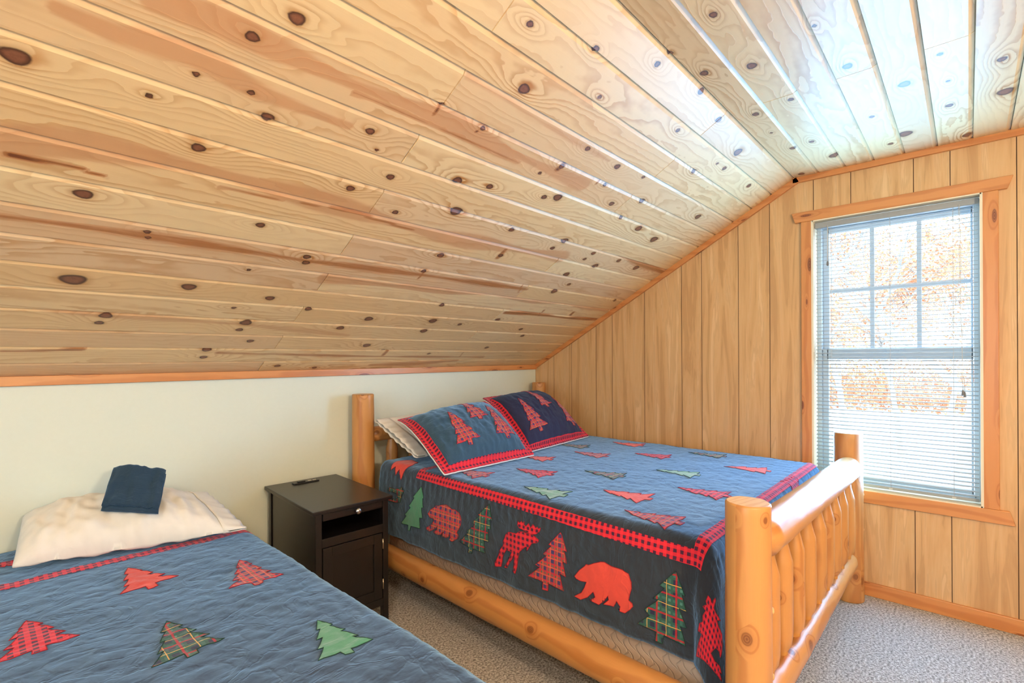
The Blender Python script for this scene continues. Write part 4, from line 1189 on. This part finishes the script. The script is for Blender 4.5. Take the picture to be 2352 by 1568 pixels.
o = applique('tree_patch', [(1.60, 2.36), (1.535, 2.34), (1.56, 2.31), (1.515, 2.29), (1.55, 2.265), (1.50, 2.235), (1.545, 2.22), (1.60, 2.21), (1.66, 2.24), (1.68, 2.33)], f1, M['salmon'], q1, stitch=M['st_red'])
o['label'] = 'plain salmon red tree patch under the pillow'

C2 = dict(x0=-.66, x1=.770, y0=.76, top=.560, r=.055)
f2 = make_map(C2, .0042, 5.0)
q2 = grid_cloth('quilt', f2, -1.06, 1.17, .36, 2.725, .011, M['navy'])
tag(q2, 'faded navy quilt with tree patches on the low front bed beside the nightstand', 'quilt')
sol = q2.modifiers.new('thick', 'SOLIDIFY'); sol.thickness = .010; sol.offset = -1
for i, (tp, rt, mt) in enumerate([((.367, 2.19), (.389, 1.95), 'salmon'), ((.655, 1.965), (.630, 1.715), 'tartan_red'), ((.10, 1.975), (.110, 1.725), 'buffalo'),
        ((.362, 1.664), (.368, 1.424), 'tartan_green'), ((.655, 1.356), (.633, 1.140), 'green'), ((-.17, 2.19), (-.16, 1.95), 'tartan_green'), ((-.17, 1.66), (-.16, 1.42), 'salmon'),
        ((.10, 1.38), (.11, 1.14), 'tartan_red'), ((.37, 1.08), (.375, .85), 'salmon'), ((-.44, 1.97), (-.43, 1.73), 'green'), ((-.44, 1.38), (-.43, 1.14), 'buffalo'), ((.02, 2.60), (.16, 2.53), 'buffalo'), ((.93, 2.62), (.80, 2.50), 'salmon')]):
    o = applique('tree_patch', tree_poly(tp, rt, .92, .014, 50 + i), f2, M[mt], q2, stitch=M[ST[mt]])
    o['label'] = FACE[mt] + ' tree patch'
for pl in ([(-.72, 2.30), (.84, 2.27), (.84, 2.325), (-.72, 2.355)], [(-.775, .70), (-.72, .70), (-.72, 2.355), (-.775, 2.355)], [(.84, .70), (.895, .70), (.895, 2.325), (.84, 2.325)], [(-.72, .64), (.84, .64), (.84, .70), (-.72, .70)]):
    applique('checked_border', pl, f2, M['buffalo'], q2, cell=.012, off=.0018)

# ------------------------------------------------------------------ pillows
def cushion_map(c, T, body=1.0, wr=.004, seed=0.0, pin=2.4, back=1.0, dirs=(5, 5), bend=0.0):
    BL, BR, TR, TL = [Vector(p) for p in c]
    nrm = (BR - BL).cross(TL - BL).normalized()
    if nrm.y > 0 and abs(nrm.z) < .99 and nrm.z < 0: nrm = -nrm
    def f(u, v, side=1, off=0.0):
        s_, t_ = (u + 1) / 2, (v + 1) / 2
        p = BL * (1 - s_) * (1 - t_) + BR * s_ * (1 - t_) + TR * s_ * t_ + TL * (1 - s_) * t_
        uu, vv = min(1, abs(u) / body), min(1, abs(v) / body)
        th = ((1 - uu ** pin) * (1 - vv ** pin))
        th = th ** .55 if th > 0 else 0
        k = th * T * (1 if side > 0 else back)
        w = wr * (noise.noise(Vector((u * dirs[0] + seed, v * dirs[1], side))) + .6 * noise.noise(Vector((u * dirs[0] * 2.3 + seed, v * dirs[1] * 2.3, side + 3))))
        edge = (1 - uu ** 6) * (1 - vv ** 6)
        pull = .10 * th                       # full cushions draw their edges in
        mid = (BL + BR + TR + TL) / 4
        p = p + (mid - p) * pull * .0
        p = p - nrm * bend * max(0.0, v + .1) ** 2.4
        return p + nrm * (side * (k + .0022 + off) + w * (.35 + .65 * edge))
    return f, nrm
def cushion_mesh(name, f, u0, u1, v0, v1, n, m, mat, uvs=(1, 1), two=True):
    V, F, UV = [], [], []
    for side in ((1, -1) if two else (1,)):
        b = len(V)
        for i in range(n + 1):
            for j in range(m + 1):
                u = u0 + (u1 - u0) * i / n; v = v0 + (v1 - v0) * j / m
                V.append(f(u, v, side)); UV.append((u * uvs[0], v * uvs[1]))
        for i in range(n):
            for j in range(m):
                k = b + i * (m + 1) + j
                q = (k, k + m + 1, k + m + 2, k + 1)
                F.append(q if side > 0 else q[::-1])
    if two:
        N = (n + 1) * (m + 1)
        loop = [(i, 0) for i in range(n)] + [(n, j) for j in range(m)] + [(i, m) for i in range(n, 0, -1)] + [(0, j) for j in range(m, 0, -1)]
        ids = [i * (m + 1) + j for i, j in loop]
        for a, b_ in zip(ids, ids[1:] + ids[:1]): F.append((a, a + N, b_ + N, b_))
    return from_lists(name, V, F, mat, smooth=True, uv=UV)
def tube_along(name, pts, r, mat):
    return MB().tube(pts, r, 6).build(name, mat)

def sham(label, corners, T, mat, trees, seed, group=None):
    root = empty('pillow_sham', tuple(sum((Vector(c) for c in corners), Vector()) / 4))
    tag(root, label, 'pillow sham', group)
    f, n = cushion_map(corners, T, body=.90, wr=.009, seed=seed, pin=2.6, dirs=(9, 3), back=.4, bend=.042)
    W, Hh = (Vector(corners[1]) - Vector(corners[0])).length / 2, (Vector(corners[3]) - Vector(corners[0])).length / 2
    attach(cushion_mesh('cushion', f, -.90, .90, -.88, .88, 70, 56, mat, (W, Hh)), root)
    # checked flange around it
    V, F, UV = [], [], []
    def strip(u0, u1, v0, v1, n_, m_):
        for side in (1, -1):
            b = len(V)
            for i in range(n_ + 1):
                for j in range(m_ + 1):
                    u = u0 + (u1 - u0) * i / n_; v = v0 + (v1 - v0) * j / m_
                    V.append(f(u, v, side, .0008)); UV.append((u * W, v * Hh))
            for i in range(n_):
                for j in range(m_):
                    k = b + i * (m_ + 1) + j; q = (k, k + m_ + 1, k + m_ + 2, k + 1)
                    F.append(q if side > 0 else q[::-1])
    strip(-1.0, -.87, -1, 1, 5, 60); strip(.89, 1.0, -1, 1, 5, 60); strip(-.87, .89, -1, -.86, 60, 5); strip(-.87, .89, .90, 1, 60, 4)
    attach(from_lists('checked_flange', V, F, M['buffalo'], smooth=True, uv=UV), root)
    e = .004
    ring = [f(u, -1, -1) for u in np.linspace(-1, 1, 40)]
    ring = [f(-1, v, -1) for v in np.linspace(.9, -1, 30)] + ring
    attach(MB().tube([p - n * .003 for p in ring], .0036, 6).build('white_piping', M['white_piping']), root)
    for i, (tip, rt) in enumerate(trees):
        pl = tree_poly(tip, rt, .82 * 1.0, .01, i + int(seed))
        o = applique('tree_patch', pl, lambda a, b, off=0: f(a / W, b / Hh, 1, off + .0005), M['tartan_red'], None, cell=.01, off=.002, stitch=M['st_red'])
        attach(o, root)
    return root
def uvp(W, Hh, s, t): return ((2 * s - 1) * W, (2 * t - 1) * Hh)
cL = [(1.540, 1.865, .737), (2.190, 1.850, .737), (2.265, 2.310, 1.055), (1.590, 2.310, 1.000)]
W, Hh = (Vector(cL[1]) - Vector(cL[0])).length / 2, (Vector(cL[3]) - Vector(cL[0])).length / 2
sham('blue pillow sham with three tartan trees, standing left against the white pillow', cL, .095, M['navy_sham'],
     [(uvp(W, Hh, .30, .68), uvp(W, Hh, .31, .18)), (uvp(W, Hh, .55, .90), uvp(W, Hh, .56, .46)), (uvp(W, Hh, .755, .70), uvp(W, Hh, .74, .18))], 1.0)
cR = [(2.215, 1.925, .737), (2.960, 1.990, .737), (2.890, 2.390, 1.085), (2.290, 2.345, 1.070)]
W, Hh = (Vector(cR[1]) - Vector(cR[0])).length / 2, (Vector(cR[3]) - Vector(cR[0])).length / 2
sham('dark navy pillow sham with three tartan trees, standing right by the panelled wall', cR, .095, M['ink_sham'],
     [(uvp(W, Hh, .24, .70), uvp(W, Hh, .24, .16)), (uvp(W, Hh, .52, .90), uvp(W, Hh, .54, .45)), (uvp(W, Hh, .82, .66), uvp(W, Hh, .79, .14))], 9.0)
def pillow(label, corners, T, seed, pin=2.2, wr=.008, opening=1, back=1.0):
    root = empty('pillow', tuple(sum((Vector(c) for c in corners), Vector()) / 4))
    tag(root, label, 'pillow')
    f, n = cushion_map(corners, T, wr=wr, seed=seed, pin=pin, dirs=(4.5, 1.6), back=back)
    attach(cushion_mesh('pillowcase', f, -1, 1, -1, 1, 80, 60, M['white_cloth'], (.35, .25)), root)
    # the open hem of the case
    s_ = opening
    BL, BR, TR, TL = [Vector(c) for c in corners]
    V, F, UV = [], [], []
    A, B = (BR, TR) if s_ > 0 else (BL, TL)
    out = ((BR - BL) if s_ > 0 else (BL - BR)).normalized()
    N = 36
    for side in (1, -1):
        b = len(V)
        for i in range(N + 1):
            v = -1 + 2 * i / N
            for j in range(6):
                q = j / 5
                p = f(s_ * .93, v, side, .0015) * (1 - q) + (f(s_ * 1.0, v, side, .002) + out * .060) * q
                p = p + n * side * (.010 * math.sin(math.pi * i / N) * q + .004 * math.sin(i * 1.3 + side) * q)
                V.append(p); UV.append((i * .02, j * .015))
        for i in range(N):
            for j in range(5):
                k = b + i * 6 + j; F.append((k, k + 6, k + 7, k + 1))
    o = from_lists('case_hem', V, F, M['white_cloth'], smooth=True, uv=UV); attach(o, root)
    so = o.modifiers.new('thick', 'SOLIDIFY'); so.thickness = .002
    return root
pillow('white pillow behind the blue sham, poking out beside the bedpost', [(1.665, 2.175, .765), (2.28, 2.16, .765), (2.28, 2.535, .940), (1.635, 2.535, .940)], .060, 3.0, opening=-1, back=.7)
pillow('cream pillow on the low front bed, under the folded blue towel', [(.085, 2.400, .592), (.705, 2.222, .592), (.670, 2.630, .675), (.125, 2.690, .690)], .118, 6.0, opening=1, wr=.018, back=.25, pin=2.8)

# ------------------------------------------------------------------ folded towel
def towel():
    BL = Vector((.316, 2.352, .742)); ex = Vector((.158, -.070, -.030)); ey = Vector((.055, .140, .106))
    Wd = ex.length; L0 = ey.length; ex.normalize(); ey.normalize(); nz = ex.cross(ey).normalized()
    if nz.z < 0: nz = -nz
    L, t, gap, lay = L0, .0085, .0035, 4
    path = []
    for k in range(lay):
        y0, y1 = (0.0, L) if k % 2 == 0 else (L, 0.0)
        y0 += .004 * k * (1 if k % 2 == 0 else -1) * .5
        z = k * (t + gap)
        for i in range(9): path.append((y0 + (y1 - y0) * i / 8, z))
        if k < lay - 1:
            c = y1; s_ = 1 if y1 > y0 else -1
            for i in range(1, 6):
                a = math.pi * i / 6
                path.append((c + s_ * math.sin(a) * (t + gap) * .5, z + (1 - math.cos(a)) * (t + gap) / 2))
    P = [Vector((a, b)) for a, b in path]; n = len(P)
    up, dn = [], []
    for i in range(n):
        d = (P[min(i + 1, n - 1)] - P[max(i - 1, 0)]).normalized(); m = Vector((-d.y, d.x))
        up.append(P[i] + m * t / 2); dn.append(P[i] - m * t / 2)
    out = up + dn[::-1]; K = len(out); NW = 26
    V, F, UV = [], [], []
    for j in range(NW + 1):
        x = Wd * j / NW
        e = min(j, NW - j) / NW
        for i, p in enumerate(out):
            w = Vector((0, 0, 0))
            h = .016 * noise.noise(Vector((x * 20, p.x * 8, 1))) + .008 * noise.noise(Vector((x * 52, p.x * 14, 4)))
            sag = -.012 * (x / Wd - .3) ** 2
            V.append(BL + ex * (x + .004 * noise.noise(Vector((p.x * 20, p.y * 60, 2)))) + ey * p.x + nz * (p.y * (1 - .25 * (1 - min(1, e * 8))) + h * (p.y / .04 + .2) + sag))
            UV.append((x, p.x + p.y))
    for j in range(NW):
        for i in range(K):
            F.append((j * K + i, j * K + (i + 1) % K, (j + 1) * K + (i + 1) % K, (j + 1) * K + i))
    F.append(tuple(range(K))[::-1]); F.append(tuple(NW * K + i for i in range(K)))
    o = from_lists('folded_towel', V, F, M['navy_blue'], smooth=True, uv=UV)
    tag(o, 'folded dark blue cloth towel resting on the cream pillow', 'towel')
towel()

# ------------------------------------------------------------------ nightstand
def nightstand():
    r = empty('nightstand', (1.215, 2.418, 0), math.radians(-3.2))
    tag(r, 'black wooden nightstand with open cubby, drawer and door, between the two beds', 'nightstand')
    B = M['black_wood']
    def part(mb, name, mat=B, parent=r):
        o = mb.build(name, mat); o.parent = parent; return o
    yf, yb, xo = -.305, .295, .180
    top = part(MB().box(-.197, .197, -.322, .312, .606, .624, .003), 'table_top')
    for sx in (-1, 1):
        for y0, y1 in ((yf, yf + .03), (yb - .03, yb)):
            xa, xb = sorted((sx * xo, sx * (xo - .029)))
            part(MB().box(xa, xb, y0, y1, 0, .606, .0015), 'leg')
        xa, xb = sorted((sx * (xo - .006), sx * (xo - .018)))
        part(MB().box(xa, xb, yf + .03, yb - .03, .09, .606), 'side_panel')
    part(MB().box(-.165, .165, yb - .012, yb - .004, .09, .606), 'back_panel')
    part(MB().box(-.165, .165, yf + .012, yb - .012, .472, .484), 'shelf')
    part(MB().box(-.162, .162, yf + .012, yb - .012, .098, .110), 'bottom_panel')
    part(MB().box(-.151, .151, yf + .001, yf + .018, .450, .490, .0015), 'front_rail')
    part(MB().box(-.151, .151, yf + .001, yf + .018, .092, .128, .0015), 'front_rail')
    dr = part(MB().box(-.148, .148, yf - .003, yf + .25, .575, .604, .002).box(-.146, .146, yf + .0, yf + .012, .570, .578, .001), 'drawer')
    k = part(MB().lathe([(.006, .0), (.005, -.010), (.010, -.014), (.0145, -.020), (.0145, -.024), (.009, -.029), (.002, -.030)], 24, (.012, yf - .003, .588), 'y'), 'knob', M['steel'], dr)
    k['label'] = 'round brushed metal knob'
    d = MB(); x0, x1, z0, z1, w = -.148, .146, .131, .447, .044
    d.box(x0, x0 + w, yf - .002, yf + .016, z0, z1, .0015).box(x1 - w, x1, yf - .002, yf + .016, z0, z1, .0015)
    d.box(x0 + w, x1 - w, yf - .002, yf + .016, z1 - w, z1, .0015).box(x0 + w, x1 - w, yf - .002, yf + .016, z0, z0 + w, .0015)
    d.box(x0 + w - .004, x1 - w + .004, yf + .005, yf + .012, z0 + w - .004, z1 - w + .004)
    door = part(d, 'door')
    for z in (.395, .20):
        h = part(MB().tube([(.1485, yf - .004, z - .024), (.1485, yf - .004, z + .024)], .0032, 10), 'hinge', M['brass'], door)
    p = MB().box(-.075, .060, .222, .256, .624, .630, .0015)
    ps = part(p, 'power_strip', M['black_plastic'])
    part(MB().box(-.052, -.012, .232, .247, .630, .636, .001), 'socket', M['black_plastic'], ps)
    for x in (.004, .030): part(MB().box(x, x + .018, .233, .246, .630, .6325, .0008), 'usb_port', M['port'], ps)
nightstand()
